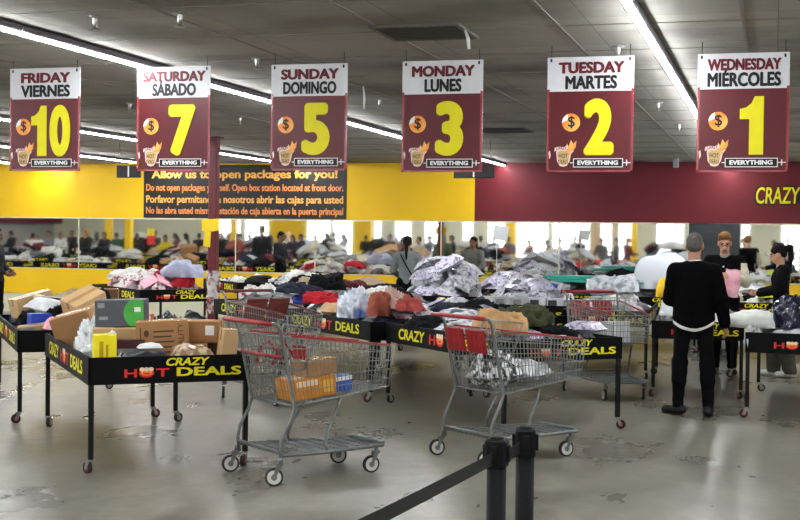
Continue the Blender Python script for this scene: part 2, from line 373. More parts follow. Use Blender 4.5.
for en, es, num, (xa, xb), (ya, yb) in DAYS:
    Y = 9.78
    pa = at_y(xa, (ya+yb)/2, Y); pb = at_y(xb, (ya+yb)/2, Y); xm = (xa+xb)/2
    zt = at_y(xm, ya, Y).z; zb = at_y(xm, yb, Y).z; W = pb.x-pa.x; H = zt-zb
    t = thing('day_price_sign', 'hanging day sign reading %s %s with a big yellow %s' % (en, es, num), 'sign', ((pa.x+pb.x)/2, Y, zb))
    # local: x right, z up, facing -y  -> matrix with x->x, y->z, z->-y
    M = frame3((-W/2, 0, 0), (1, 0, 0), (0, 0, 1))
    mb = MB(); mb.box((-W/2, 0, 0), (W/2, .006, H*.71), 0); mb.build('maroon_board', [sign_red], t)
    mb = MB(); mb.box((-W/2, -.001, H*.70), (W/2, .006, H), 0); mb.build('white_header', [sign_white], t)
    edge_m = mat('sign_sleeve_edge', (150, 60, 66), .25, coat=.4)
    mb = MB()
    mb.box((-W/2, -.003, 0), (-W/2+.018, -.0005, H*.72)); mb.box((W/2-.018, -.003, 0), (W/2, -.0005, H*.72)); mb.box((-W/2, -.003, 0), (W/2, -.0005, .014))
    mb.build('clear_sleeve_edge', edge_m, t)
    wide = {'FRIDAY': .70, 'SATURDAY': .86, 'SUNDAY': .76, 'MONDAY': .78, 'TUESDAY': .76, 'WEDNESDAY': .80}[en]
    mb = MB(); mb.text(en, W*(.51-wide/2), H*.855, W*wide, H*.10, .004, 0, M, .14); mb.build('day_lettering', maroon_ink, t)
    wide = {'VIERNES': .70, 'SÁBADO': .60, 'DOMINGO': .70, 'LUNES': .46, 'MARTES': .60, 'MIÉRCOLES': .80}[es]
    hh = .118 if 'Á' not in es and 'É' not in es else .15
    mb = MB(); mb.text(es, W*(.51-wide/2), H*.718, W*wide, H*hh, .004, 0, M, .12); mb.build('spanish_day_lettering', black_ink, t)
    mb = MB()
    n0, nw = {'10': (.31, .56), '7': (.44, .37), '5': (.41, .37), '3': (.42, .35), '2': (.43, .35), '1': (.47, .26)}[num]
    ONE = [(.40, 0), (1, 0), (1, 1), (.62, 1), (.48, .88), (.26, .81), (0, .785), (0, .61), (.40, .61)]
    if num[0] == '1':
        w1 = nw if num == '1' else nw*.40
        for k in range(1): mb.poly([(W*n0+p_[0]*W*w1, H*.145+p_[1]*H*.49) for p_ in ONE], .006, 0, M)
        if num == '10': mb.text('0', W*(n0+nw*.47), H*.14, W*nw*.53, H*.50, .006, 0, M, .14)
    else: mb.text(num, W*n0, H*.145, W*nw, H*.49, .006, 0, M, .16)
    mb.build('price_number', yellow_ink, t)
    mb = MB(); cx, cy, s = W*{'TUESDAY': .285, 'WEDNESDAY': .235}.get(en, .20), H*.43, W*.105
    mb.disc((cx, cy), s, s, .005, 0, M, 28)
    a = [R(k) for k in range(110, 186, 12)]
    mb.poly([(cx+s*1.02*math.cos(q), cy+s*1.02*math.sin(q)) for q in a]+[(cx-s*.35, cy+s*.3)], .0058, 1, M)
    mb.text('$', cx-s*.36, cy-s*.66, s*.78, s*1.36, .0066, 2, M, .03); mb.build('dollar_spot', [peel_orange, white_ink, black_ink], t)
    mb = MB(); emblem(mb, W*.20, H*.125, W*.205, .005, M); mb.build('flaming_pot_emblem', [mat('emblem_pink', (240, 204, 200), .5), pot_fill, peel_orange, mat('emblem_brown', (80, 40, 36), .5)], t)
    mb = MB()
    mb.box((W*.315-W/2, -.006, H*.04), (W*.89-W/2, -.004, H*.118), 0); mb.box((W*.325-W/2, -.0075, H*.047), (W*.88-W/2, -.0055, H*.111), 1)
    mb.box((W*.28-W/2, -.006, H*.076), (W*.315-W/2, -.004, H*.084), 0); mb.box((W*.89-W/2, -.006, H*.076), (W*.975-W/2, -.004, H*.084), 0); mb.box((W*.925-W/2, -.006, H*.055), (W*.937-W/2, -.004, H*.105), 0)
    mb.text('EVERYTHING', W*.365, H*.060, W*.47, H*.040, .009, 0, M, .14)
    mb.build('everything_label', [white_ink, black_ink], t)
    for sx in (-1, 1):
        mb = MB(); mb.tube([(sx*(W/2-.03), .003, H-.01), (sx*(W/2-.03), .003, CEIL-zb)], .0025, 6); mb.box((sx*(W/2-.03)-.008, -.005, H-.036), (sx*(W/2-.03)+.005, -.001, H-.012))
        mb.build('hanging_clip', black_metal, t)

# ------------------------------------------------------------------ wall notices
pa = at_y(144.5, 166, WALL_Y); pb = at_y(346, 220.5, WALL_Y)
W = pb.x-pa.x; z0 = MIR_T+.012; H = CEIL-.03-z0
t = thing('notice_banner', 'wide black banner with orange lettering about opening packages, on the yellow wall', 'banner', (pa.x, WALL_Y-.02, z0))
mb = MB(); mb.box((0, 0, 0), (W, .015, H)); mb.build('banner_sheet', mat('banner_black', (30, 27, 26), .45, var=.25, scale=2, bump=.15), t)
M = frame3((0, 0, 0), (1, 0, 0), (0, 0, 1))
gold = mat('banner_gold', (232, 172, 84), .5); gold2 = mat('banner_orange', (226, 142, 76), .5)
for tx, a0, a1, y0, y1, mi in (('Allow us to open packages for you!', .04, .92, .70, .21, gold), ('Do not open packages yourself. Open box station located at front door.', .012, .976, .47, .175, gold2), ('Porfavor permitanos a nosotros abrir las cajas para usted', .012, .976, .24, .19, gold), ('No las abra usted mismo, estación de caja abierta en la puerta principal', .012, .976, .035, .175, gold2)):
    mb = MB(); mb.text(tx, W*a0, H*y0, W*a1, H*y1, .004, 0, M, .10); mb.build('banner_lettering', mi, t)
pa = at_y(756, 187, WALL_Y); pb = at_y(800, 203, WALL_Y)
t = thing('wall_lettering', 'yellow CRAZY lettering with black outline on the dark red wall', 'wall sign', (pa.x, WALL_Y-.01, pb.z-.02))
W = pb.x-pa.x; H = pa.z-pb.z+.02
M = frame3((0, 0, 0), (1, 0, 0), (0, 0, 1))
mb = MB(); mb.text('CRAZY', -.03, -.03, W+.06, H+.06, .004, 0, M, .12, .12); mb.box((W*.94, -.003, H*.1), (W+.5, .005, H*.7), 0); mb.build('black_outline', black_ink, t)
mb = MB(); mb.text('CRAZY', 0, 0, W, H, .008, 0, M, .05, .12); mb.build('yellow_letters', yellow_ink, t)

# ------------------------------------------------------------------ ceiling fittings
p = at(425, 31, CEIL)
t = thing('ceiling_vent', 'dark slatted air return grille in the ceiling above the MONDAY sign', 'air vent', (p.x, p.y, CEIL))
vent_m = mat('vent_dark', (74, 70, 66), .6)
mb = MB()
for lo, hi in (((-.32, -.32), (.32, -.29)), ((-.32, .29), (.32, .32)), ((-.32, -.29), (-.29, .29)), ((.29, -.29), (.32, .29))): mb.box((lo[0], lo[1], -.02), (hi[0], hi[1], 0))
mb.build('vent_frame', mat('vent_frame', (110, 106, 100), .6), t)
mb = MB()
for k in range(9): mb.box((-.29, -.27+k*.062, -.018), (.29, -.235+k*.062, -.004))
mb.build('slat', vent_m, t); mb = MB(); mb.box((-.29, -.29, -.003), (.29, .29, -.001)); mb.build('vent_backing', black_ink, t)
for k, (px, py, lab) in enumerate([(498, 131, 'x'), (330, 92, 'y')]): pass
p = at(505, 130, CEIL)
t = thing('ceiling_vent', 'dark flush air grille with smudged edges, between the MONDAY and TUESDAY signs', 'air vent', (p.x, p.y, CEIL))
mb = MB(); mb.box((-.34, -.34, -.012), (.34, .34, 0), 0, None, .005); mb.build('vent_frame', vent_m, t)
mb = MB()
for k in range(8): mb.box((-.3, -.29+k*.075, -.022), (.3, -.25+k*.075, -.012))
mb.build('slat', mat('vent_slat', (60, 57, 54), .6), t)
SPR = [(257, 62, 'beside the top left of the SUNDAY sign'), (658, 106, 'between the TUESDAY and WEDNESDAY signs'), (380, 103, 'left of the MONDAY sign, by a hanging white tag'), (130, 107, 'just left of the SATURDAY sign'), (95, 20, 'near the long light strip, top left'), (180, 17, 'above the SATURDAY sign, near the top edge'), (679, 128, 'lower one right of the TUESDAY sign'), (618, 50, 'just above the top of the TUESDAY sign'), (551, 145, 'by the left edge of the TUESDAY sign'), (240, 121, 'over the banner, right of the maroon pole')]
for px, py, where in SPR:
    p = at(px, py-4, CEIL)
    t = thing('fire_sprinkler', 'small pale ceiling sprinkler head '+where, 'sprinkler', (p.x, p.y, CEIL))
    mb = MB(); mb.lathe([(.045, -.012), (.05, -.006), (.05, 0)], 12); mb.build('cover_plate', fix_white, t)
    mb = MB(); mb.lathe([(.012, -.075), (.016, -.05), (.02, -.012), (.02, 0)], 10); mb.lathe([(.032, -.092), (.034, -.088), (.01, -.08), (.01, -.075)], 12); mb.build('sprinkler_nozzle', chrome, t)
for (xa, ya), (xb, yb), lab in (((363, 86), (364, 109), 'thin white tag hanging from the ceiling between the SUNDAY and MONDAY signs'), ((464, 27), (469, 49), 'thin white strip hanging from the edge of the ceiling grille')):
    p = at(xa, ya, CEIL); q = at_y(xb, yb, p.y)
    mb = MB(); d = q-p; mb.tube([(0, 0, 0), tuple(d*.5+Vector((.01, 0, 0))), tuple(d)], [.006, .016, .012], 4)
    o = mb.build('hanging_tag', paper, None, p); tag(o, lab, 'tag')
p = at_y(129, 172, 20)
for px, py, w, lab in ((129, 171.5, .43, 'small black hanging board left of the black banner'), (474, 171.5, .62, 'small dark hanging board under the MONDAY sign where yellow meets red')):
    Y = 19.0; p = at_y(px, py, Y)
    t = thing('hanging_board', lab, 'hanging board', (p.x, Y, p.z))
    mb = MB(); mb.box((-w/2, -.02, -.1), (w/2, .02, .1), 0, None, .008); mb.build('board', mat('dark_board', (40, 34, 30), .5), t)
    mb = MB()
    for s in (-1, 1): mb.tube([(s*w*.4, 0, .1), (s*w*.4, 0, CEIL-p.z)], .005, 5)
    mb.build('wire', steel, t)
    mb = MB(); mb.box((-.012, -.024, -.085), (.012, -.019, .085)); mb.build('centre_strip', paper, t)
p = at_y(676, 161, 24.0)
t = thing('ceiling_bracket', 'small white bracket hanging by the red wall, right of the TUESDAY sign', 'bracket', (p.x, 24.0, p.z))
mb = MB(); mb.box((-.05, -.05, -.12), (.05, .05, .1), 0, None, .01); mb.tube([(0, 0, .08), (0, 0, CEIL-p.z)], .02, 8); mb.build('bracket_body', fix_white, t)

# ------------------------------------------------------------------ pole
p = at(214.5, 137, CEIL); PX, PY = p.x, p.y
t = thing('support_pole', 'dark red square steel pole from floor to ceiling in front of the banner', 'pole', (PX, PY, 0))
mb = MB(); mb.box((-.066, -.066, 0), (.066, .066, CEIL), 0, None, .012); mb.build('post', mat('pole_maroon', (104, 18, 34), .4), t)
mb = MB(); mb.box((-.11, -.11, CEIL-.02), (.11, .11, CEIL), 0, None, .006); mb.build('cap_plate', MATS['pole_maroon'], t)
wr = mat('pole_plastic_wrap', (196, 190, 186), .2, rgb2=(120, 60, 66), scale=9, coat=.6)
mb = MB(); zb, zt = .55, 1.2
n = 16; V = []; F = []
for j in range(14):
    for k in range(n):
        a = 2*PI*k/n; r = .098+.012*math.sin(a*3+j*1.7)+.008*math.sin(j*2.3+k)
        V.append((r*math.cos(a), r*math.sin(a), zb+(zt-zb)*j/13))
for j in range(13):
    for k in range(n): F.append((j*n+k, j*n+(k+1) % n, (j+1)*n+(k+1) % n, (j+1)*n+k))
mb.add(V, F, 0, None, True); mb.build('plastic_wrap', wr, t)
ypaper = mat('yellow_paper', (244, 214, 40), .6, var=.03)
t2 = thing('yellow_notice', 'upper yellow paper notice taped to the dark red pole', 'paper notice', (PX, PY-.072, at_y(214, 231, PY).z))
mb = MB(); mb.add([(-.16, -.01, 0), (0, 0, -.01), (.13, -.012, .01), (.13, -.012, .19), (0, 0, .18), (-.16, -.012, .175)], [(0, 1, 4, 5), (1, 2, 3, 4)]); mb.build('sheet', ypaper, t2)
t2 = thing('yellow_notice', 'smaller yellow slip hanging below the upper notice on the dark red pole', 'paper notice', (PX, PY-.078, at_y(214, 246, PY).z))
mb = MB(); mb.add([(-.13, -.01, 0), (-.02, 0, -.02), (.0, -.012, .21), (-.11, -.012, .23)], [(0, 1, 2, 3)]); mb.build('sheet', ypaper, t2)

# ------------------------------------------------------------------ bin tables
RIM, APB, DECK = .85, .65, .775
deck_m = mat('bin_deck_board', (60, 56, 52), .7)
def caster(mb, x, y, a=0.6, s=1.0):
    M = Matrix.Translation((x, y, 0)) @ Matrix.Rotation(a, 4, 'Z')
    mb.box((-.03*s, -.022*s, .098*s), (.03*s, .022*s, .106*s), 0, M)
    for q in (-1, 1): mb.add([(-.012*s, q*.019*s, .1*s), (.03*s, q*.019*s, .1*s), (.05*s, q*.019*s, .035*s), (.025*s, q*.019*s, .03*s)], [(0, 1, 2, 3)], 0, M)
    for (r, w, mi) in ((.042*s, .013*s, 1), (.026*s, .0145*s, 2)):
        n = 14; V = [(.035*s+r*math.cos(2*PI*k/n), q*w, .042*s+r*math.sin(2*PI*k/n)) for q in (-1, 1) for k in range(n)]
        mb.add(V, [(k, (k+1) % n, n+(k+1) % n, n+k) for k in range(n)]+[tuple(range(n))[::-1], tuple(range(n, 2*n))], mi, M)
hubs = [mat('caster_hub_red', (140, 60, 54), .5), mat('caster_hub_grey', (150, 148, 144), .4)]
def panel_text(ap, W, M, style):
    h = RIM-APB
    LM = [yellow_ink, red_ink, cream_ink, orange_ink]; mb = MB(); mb2 = MB(); mb3 = MB()
    def hot(x0, x1, y0, y1):
        w = x1-x0; mb = mb2
        mb.text('H', x0, y0, w*.28, y1-y0, .0015, 1, M, .06); mb.text('T', x0+w*.70, y0, w*.30, y1-y0, .0015, 1, M, .06)
        cx = x0+w*.49; cy = (y0+y1)/2; r = w*.17
        mb.disc((cx, cy), r, (y1-y0)*.56, .0015, 1, M); mb.disc((cx, cy+r*.05), r*.8, (y1-y0)*.36, .0022, 3, M)
        for q in (-.6, 0, .6): mb.disc((cx+q*r, cy+(y1-y0)*.44), r*.34, (y1-y0)*.26, .003, 2, M, 10)
        mb.poly([(cx-r*.5, cy), (cx+r*.5, cy), (cx+r*.3, cy-(y1-y0)*.18), (cx-r*.3, cy-(y1-y0)*.18)], .0036, 1, M)
    if style == 'end':
        mb.text('CRAZY', W*.47, h*.635, W*.27, h*.30, .0015, 0, M, .10, .25)
        hot(W*.215, W*.49, h*.24, h*.55); mb3.text('DEALS', W*.535, h*.24, W*.41, h*.335, .0015, 0, M, .10)
    else:
        mb.text('CRAZY', W*.13, h*.24, W*.24, h*.56, .0015, 0, M, .08, .1)
        hot(W*.41, W*.60, h*.24, h*.74); mb3.text('DEALS', W*.64, h*.24, W*.25, h*.54, .0015, 0, M, .09)
    for nm, m_ in (('crazy_lettering', mb), ('hot_lettering', mb2), ('deals_lettering', mb3)): m_.build(nm, LM, ap)
TABLES = {}
def bin_table(key, fl, ang, label, w=1.27, l=2.44, group=None):
    t = thing('display_table', label, 'display table', (fl[0], fl[1], 0), R(ang), group)
    tk = .022
    sides = {'front': ((0, 0), (w, 0), 'end'), 'right': ((w, 0), (w, l), 'long'), 'back': ((w, l), (0, l), 'end'), 'left': ((0, l), (0, 0), 'long')}
    for nm, (a, b_, st) in sides.items():
        a = Vector((*a, 0)); b_ = Vector((*b_, 0)); L_ = (b_-a).length; x = (b_-a).normalized(); n = x.cross(Vector((0, 0, 1)))
        M = frame3((a.x, a.y, APB), x, (0, 0, 1))      # z = outward
        mb = MB(); mb.box((0, 0, -tk), (L_, RIM-APB, 0), 0, M); ap = mb.build('apron_panel', black_panel, t)
        panel_text(ap, L_, M, st)
    mb = MB(); mb.box((tk, tk, DECK-.02), (w-tk, l-tk, DECK)); mb.build('bin_deck', deck_m, t)
    k = 0
    for x in (.025, w-.025):
        for y in (.025, l-.025):
            mb = MB(); mb.box((x-.019, y-.019, .105), (x+.019, y+.019, RIM-.004), 0, None, .004); lg = mb.build('leg', black_metal, t)
            mb = MB(); caster(mb, x, y, random.uniform(0, 6.28)); mb.build('caster', [chrome, rubber, hubs[k % 2]], lg); k += 1
    TABLES[key] = dict(t=t, w=w, l=l, M=Matrix.Translation((fl[0], fl[1], 0)) @ Matrix.Rotation(R(ang), 4, 'Z'), h=np.full((int(l/.03)+1, int(w/.03)+1), DECK), desc=key)
    return t
T = bin_table
T('A', (-4.765, 8.42), 38.5, 'nearest black wheeled bin table, full of cartons, CRAZY HOT DEALS on its end', 1.21)
T('B', (-6.64, 10.45), 37.5, 'black wheeled bin table cut by the left edge, behind the carton table')
T('C', (-9.62, 18.6), 47, 'black bin table beside the pole, holding pink and white clothes')
T('D', (-4.07, 13.05), 43.5, 'black bin table of mixed clothes behind the nearest trolley')
T('E', (-5.79, 14.86), 43.5, 'black bin table continuing the clothes row towards the pole')
T('F', (-2.28, 11.27), 42, 'black bin table directly behind the middle trolley, CRAZY DEALS on its end')
T('G', (-5.5, 19.0), 9, 'black bin table at centre under the tallest heap of grey packages')
T('H', (-3.9, 17.15), 3, 'black bin table at centre with a front row of flat white boxes')
T('I', (-.26, 13.3), -2, 'black bin table at the right edge with a white pillow and navy bag')
T('J', (-1.3, 14.7), 4, 'black bin table directly behind the person in black, white duvet piled on it', 1.0)
T('K', (-2.58, 16.45), 2, 'black bin table behind the far right trolley, CRAZY showing through its mesh', 1.08)
T('L', (-3.7, 20.6), 4, 'black bin table with flat teal packs in front of the mirror')
T('M', (-2.41, 20.55), 2, 'black bin table with flat teal packs, behind the white duvet')
T('N', (-3.22, 14.2), 43.5, 'black bin table in the second clothes row, behind the olive garment')
T('O', (-4.95, 16.02), 43.5, 'black bin table in the second clothes row, nearer the mirror')
T('P', (-9.55, 22.3), 41, 'black bin table against the yellow lower wall, right of the pole', 1.27, 2.2)
T('Q', (-7.75, 20.9), 41, 'black bin table of dark folded clothes in front of the mirror, right of the pole', 1.27, 2.2)
T('S', (-5.15, 22.1), 4, 'black bin table of grey goods close to the mirror, behind the tallest heap', 1.27, 2.2)
T('V', (.45, 19.5), 1, 'black bin table of pale bedding cut by the right edge, near the mirror', 1.27)
T('U', (-1.0, 19.5), 1, 'black bin table of pale bedding between the two people facing each other', 1.27)
# rows left of the frame, seen in the mirror
k = 0
for X in (-13.2, -16.0, -18.8, -21.6): T('R%d' % k, (X, 14.5), 90, 'black bin table in the mirrored row whose backward lettering faces the mirror', 1.27, 2.44, 'mirrored bin tables, first row'); k += 1
for X in (-9.6, -12.4, -15.2, -18.0, -20.8, -24.0, -27): T('R%d' % k, (X, 8.6), 90, 'black bin table in the second mirrored row', 1.27, 2.44, 'mirrored bin tables, second row'); k += 1
for X in (-6, -9.0, -12.2, -15.4, -18.6, -21.8, -25.0): T('R%d' % k, (X, 2.2), 90, 'black bin table in the farthest mirrored row', 1.27, 2.44, 'mirrored bin tables, third row'); k += 1
for X in (-3, -7, -11.0, -15.0, -19.0, -23.0, -27.0): T('R%d' % k, (X, -4.6), 90, 'black bin table in the mirrored row nearest the shop windows', 1.27, 2.44, 'mirrored bin tables, fourth row'); k += 1
# ------------------------------------------------------------------ shopping trolleys
wire_m = mat('trolley_wire', (134, 135, 132), .35, metal=.5, var=.1)
tray_m = mat('trolley_tray_plastic', (96, 102, 102), .45, var=.12)
def lerp(a, b, t): return Vector(a)+(Vector(b)-Vector(a))*t
def make_trolley(label, loc, ang, handle_m=None, flap_m=None, flaps='seat'):
    handle_m = handle_m or red_plastic; flap_m = flap_m or red_plastic
    t = thing('shopping_trolley', label, 'shopping cart', (loc[0], loc[1], 0), R(ang))
    WR, WF = .315, .215
    # main frame: rear posts down to the casters, base rails, front supports
    mb = MB()
    for s in (-1, 1):
        mb.tube([(-.04, s*.325, 1.138), (.01, s*.325, 1.135), (.05, s*WR, 1.09), (.10, s*WR, .86), (.17, s*WR, .55), (.14, s*WR, .46), (.07, s*.315, .34), (.055, s*.315, .26), (.07, s*.315, .155)], .0135, 8)
        mb.tube([(.06, s*.315, .21), (.45, s*.29, .20), (.98, s*.235, .20)], .013, 8)
        mb.tube([(.60, s*.24, .575), (.57, s*.24, .50), (.48, s*.265, .34), (.455, s*.275, .25), (.47, s*.282, .212), (.56, s*.28, .208)], .012, 8)
    mb.tube([(.06, -.315, .235), (.06, .315, .235)], .011, 8)
    mb.tube([(.98, -.235, .20), (1.0, -.2, .2), (1.0, .2, .2), (.98, .235, .20)], .013, 8)
    mb.tube([(.17, -WR, .55), (.17, WR, .55)], .009, 6); mb.tube([(.6, -.24, .57), (.6, .24, .57)], .010, 6)
    mb.build('frame', steel, t)
    # basket wires
    mb = MB(); r = .0031
    def side_pt(u, v, s):     # u 0 rear..1 front, v 0 bottom..1 top
        bt = lerp((.17, s*WR*.96, .55), (1.05, s*WF*.94, .635), u); tp = lerp((.06, s*WR, 1.045), (1.08, s*WF, .935), u)
        return lerp(bt, tp, v)
    for s in (-1, 1):
        for k in range(27): mb.tube([side_pt(k/26, 0, s), side_pt(k/26, 1, s)], r, 4, cap=False)
        for v in (.0, .2, .42, .64, .84, 1.0): mb.tube([side_pt(0, v, s), side_pt(1, v, s)], r*(2.2 if v in (0, 1) else 1.15), 5, cap=False)
    for k in range(11):       # nose and rear gate
        q = k/10
        mb.tube([lerp(side_pt(1, 0, -1), side_pt(1, 0, 1), q), lerp(side_pt(1, 1, -1), side_pt(1, 1, 1), q)], r, 4, cap=False)
    for k in range(15):
        q = k/14
        mb.tube([lerp(side_pt(0, 0, -1), side_pt(0, 0, 1), q), lerp(side_pt(0, 1, -1), side_pt(0, 1, 1), q)], r, 4, cap=False)
    for v in (0, .2, .42, .64, .84, 1.0):
        for u in (0, 1): mb.tube([side_pt(u, v, -1), side_pt(u, v, 1)], r*(2.0 if v in (0, 1) else 1.15), 5, cap=False)
    for k in range(13): mb.tube([lerp(side_pt(0, 0, -1), side_pt(0, 0, 1), k/12), lerp(side_pt(1, 0, -1), side_pt(1, 0, 1), k/12)], r, 4, cap=False)
    for k in range(12): mb.tube([side_pt(k/11, 0, -1), side_pt(k/11, 0, 1)], r, 4, cap=False)
    for s in (-1, 1): mb.tube([side_pt(1, 0, s), side_pt(1, 1, s)], .007, 6)
    mb.build('basket', wire_m, t)
    # red rim strips along the two top rails
    mb = MB()
    for s in (-1, 1): mb.tube([side_pt(.08, 1.02, s), side_pt(.97, 1.02, s)], .0085, 6)
    mb.build('rim_strip', handle_m, t)
    mb = MB(); mb.tube([(-.05, -.345, 1.14), (-.06, -.2, 1.142), (-.06, .2, 1.142), (-.05, .345, 1.14)], .0165, 10); mb.build('handle', handle_m, t)
    # child seat: wire back leaning into the basket, plastic leg flaps
    mb = MB()
    for k in range(9):
        y = -.24+.06*k; mb.tube([(.28, y, .80), (.40, y, 1.09)], .003, 4)
        mb.tube([(.12, y, .80), (.28, y, .80)], .003, 4)
    for z, x in ((.80, .28), (.94, .338), (1.09, .40)): mb.tube([(x, -.26, z), (x, .26, z)], .0055, 6)
    for s in (-1, 1): mb.tube([(.28, s*.26, .80), (.40, s*.26, 1.09)], .006, 6); mb.tube([(.1, s*.27, .8), (.28, s*.26, .8)], .005, 5)
    mb.build('child_seat', wire_m, t)
    if flaps == 'raised':
        for y0, y1 in ((-.27, -.01), (.01, .27)):
            mb = MB(); M = Matrix.Translation((.318, 0, .85)) @ Matrix.Rotation(R(22), 4, 'Y')
            mb.box((0, y0, 0), (.014, y1, .25), 0, M, .005); mb.box((.012, y0+.04, .05), (.017, y1-.04, .2), 0, M, .002); mb.build('seat_flap', flap_m, t)
    elif flaps == 'seat':
        for y0, y1 in ((-.26, -.015), (.015, .26)):
            mb = MB(); M = Matrix.Translation((.055, 0, .86)) @ Matrix.Rotation(R(12), 4, 'Y').inverted()
            mb.box((-.006, y0, .0), (.006, y1, .185), 0, M, .004)
            for q in range(3): mb.box((-.009, y0+.03+q*.07, .03), (-.005, y0+.075+q*.07, .085), 0, M); mb.box((-.009, y0+.03+q*.07, .10), (-.005, y0+.075+q*.07, .155), 0, M)
            mb.build('seat_flap', flap_m, t)
    else:
        mb = MB()
        for s in (-1, 1): mb.tube([(.10, s*.12, .83), (.14, s*.12, .95), (.2, s*.12, .98), (.26, s*.12, .9)], .011, 6)
        mb.box((.315, -.2, .86), (.327, -.02, .96), 0, None, .004); mb.tube([(.07, -.3, .90), (.07, .3, .90)], .010, 8)
        mb.build('seat_flap', flap_m, t)
    # lower tray
    mb = MB(); M = Matrix.Translation((0, 0, 0))
    for k in range(11): mb.tube([(.08, -.27+.054*k, .205), (.97, (-.27+.054*k)*.76, .205)], .004, 4)
    for k in range(10): mb.tube([(.1+.095*k, -.30+.007*k, .21), (.1+.095*k, .30-.007*k, .21)], .004, 4)
    V = [(.42, -.27, .199), (.985, -.215, .199), (.985, .215, .199), (.42, .27, .199)]
    mb.add(V+[(p[0], p[1], .204) for p in V], [(0, 3, 2, 1), (4, 5, 6, 7), (0, 1, 5, 4), (1, 2, 6, 5), (2, 3, 7, 6), (3, 0, 4, 7)], 1)
    mb.box((.965, -.225, .20), (1.01, .225, .228), 1, None, .008)
    mb.build('lower_tray', [steel, tray_m], t)
    for x, y, a in ((.05, -.33, 2.6), (.05, .33, 2.9), (.93, -.225, 3.0), (.93, .225, 2.7)):
        mb = MB(); M = Matrix.Translation((x, y, 0)) @ Matrix.Rotation(a, 4, 'Z')
        for q in (-1, 1): mb.add([(-.02, q*.019, .155), (.025, q*.019, .155), (.05, q*.019, .07), (.035, q*.019, .055)], [(0, 1, 2, 3)], 0, M)
        mb.box((-.022, -.021, .148), (.028, .021, .16), 0, M); mb.lathe([(.014, .155), (.014, .20)], 8, 0, M)
        cs = mb.build('caster', steel, t)
        mb = MB(); n = 20
        for rr, w, mi in ((.0635, .0135, 0), (.05, .0146, 1), (.022, .0158, 2)):
            V = [(.042+rr*math.cos(2*PI*k/n), q*w, .0635+rr*math.sin(2*PI*k/n)) for q in (-1, 1) for k in range(n)]
            mb.add(V, [(k, (k+1) % n, n+(k+1) % n, n+k) for k in range(n)]+[tuple(range(n))[::-1], tuple(range(n, 2*n))], mi, M)
        mb.build('wheel', [rubber, hub_white, steel], cs)
    return t
CART1 = make_trolley('grey shopping trolley nearest the camera, orange and blue boxes in its basket', (-3.585, 8.66), 51, flaps='wire')
CART2 = make_trolley('grey shopping trolley with two bright red flaps at its handle end', (-2.335, 9.90), 49)
CART3 = make_trolley('grey shopping trolley with faded red flaps, half hidden behind the nearest one', (-5.48, 13.1), -35, mat('worn_red_plastic', (110, 44, 44), .5), faded_red, 'raised')
CART4 = make_trolley('grey shopping trolley just left of the person in black seen from behind', (-2.03, 15.02), -58)

# ------------------------------------------------------------------ queue barrier
belt_black = mat('belt_webbing', (22, 22, 23), .6, var=.2, scale=30)
post_black = mat('barrier_black', (15, 15, 17), .6, spec=.25)
def barrier(label, x, y, rot):
    t = thing('queue_barrier', label, 'queue barrier', (x, y, 0), rot)
    mb = MB(); mb.lathe([(.17, 0), (.175, .012), (.165, .022), (.06, .04), (.045, .05)], 28); mb.build('base', post_black, t)
    mb = MB(); mb.tube([(0, 0, .04), (0, 0, .90)], .038, 24, smooth=True); mb.build('post', post_black, t)
    mb = MB(); mb.box((-.041, -.041, .862), (.041, .041, .978), 0, None, .008)
    for s in (-1, 1): mb.box((-.014, s*.045-.009, .89), (.014, s*.045+.009, .955), 0, None, .003); mb.box((s*.045-.009, -.014, .89), (s*.045+.009, .014, .955), 0, None, .003)
    mb.lathe([(.028, .976), (.026, .984), (.01, .987)], 16)
    mb.build('belt_head', post_black, t)
    return t
sa = at(497, 438, .98); sb = at(525.5, 428, .98); sc_ = at(376, 527, .90)-at(487, 470, .90); sc_ = Vector((sa.x, sa.y, 0))+Vector((sc_.x, sc_.y, 0)).normalized()*2.2
barrier('black belt barrier post, the left and nearer of the two', sa.x, sa.y, 0)
barrier('black belt barrier post, the right and farther of the two', sb.x, sb.y, .2)
barrier('black belt barrier post standing below the frame', sc_.x, sc_.y, 0)
def belt(label, a, b_, za, zb_):
    mb = MB(); d = (b_-a); n = Vector((-d.y, d.x, 0)).normalized()*.0012; V = []; F = []; N = 12
    for k in range(N+1):
        q = k/N; p = a+d*q; sag = -.006*math.sin(PI*q); z = za+(zb_-za)*q+sag
        for s in (-1, 1):
            for h in (-.024, .024): V.append((p.x+n.x*s, p.y+n.y*s, z+h))
    for k in range(N):
        o = 4*k; F += [(o, o+1, o+5, o+4), (o+2, o+6, o+7, o+3), (o+1, o+3, o+7, o+5), (o, o+4, o+6, o+2)]
    F += [(0, 2, 3, 1), (4*N, 4*N+1, 4*N+3, 4*N+2)]
    mb.add(V, F); tag(mb.build('barrier_belt', belt_black), label, 'barrier belt')
A0 = Vector((sa.x, sa.y, 0)); B0 = Vector((sb.x, sb.y, 0))
d1 = (sc_-A0).normalized(); belt('long black belt stretched from the nearer barrier post to the lower frame edge', A0+d1*.055, sc_-d1*.055, .905, .905)
d2 = (B0-A0).normalized(); belt('short black belt joining the two barrier posts', A0+d2*.055, B0-d2*.055, .905, .905)
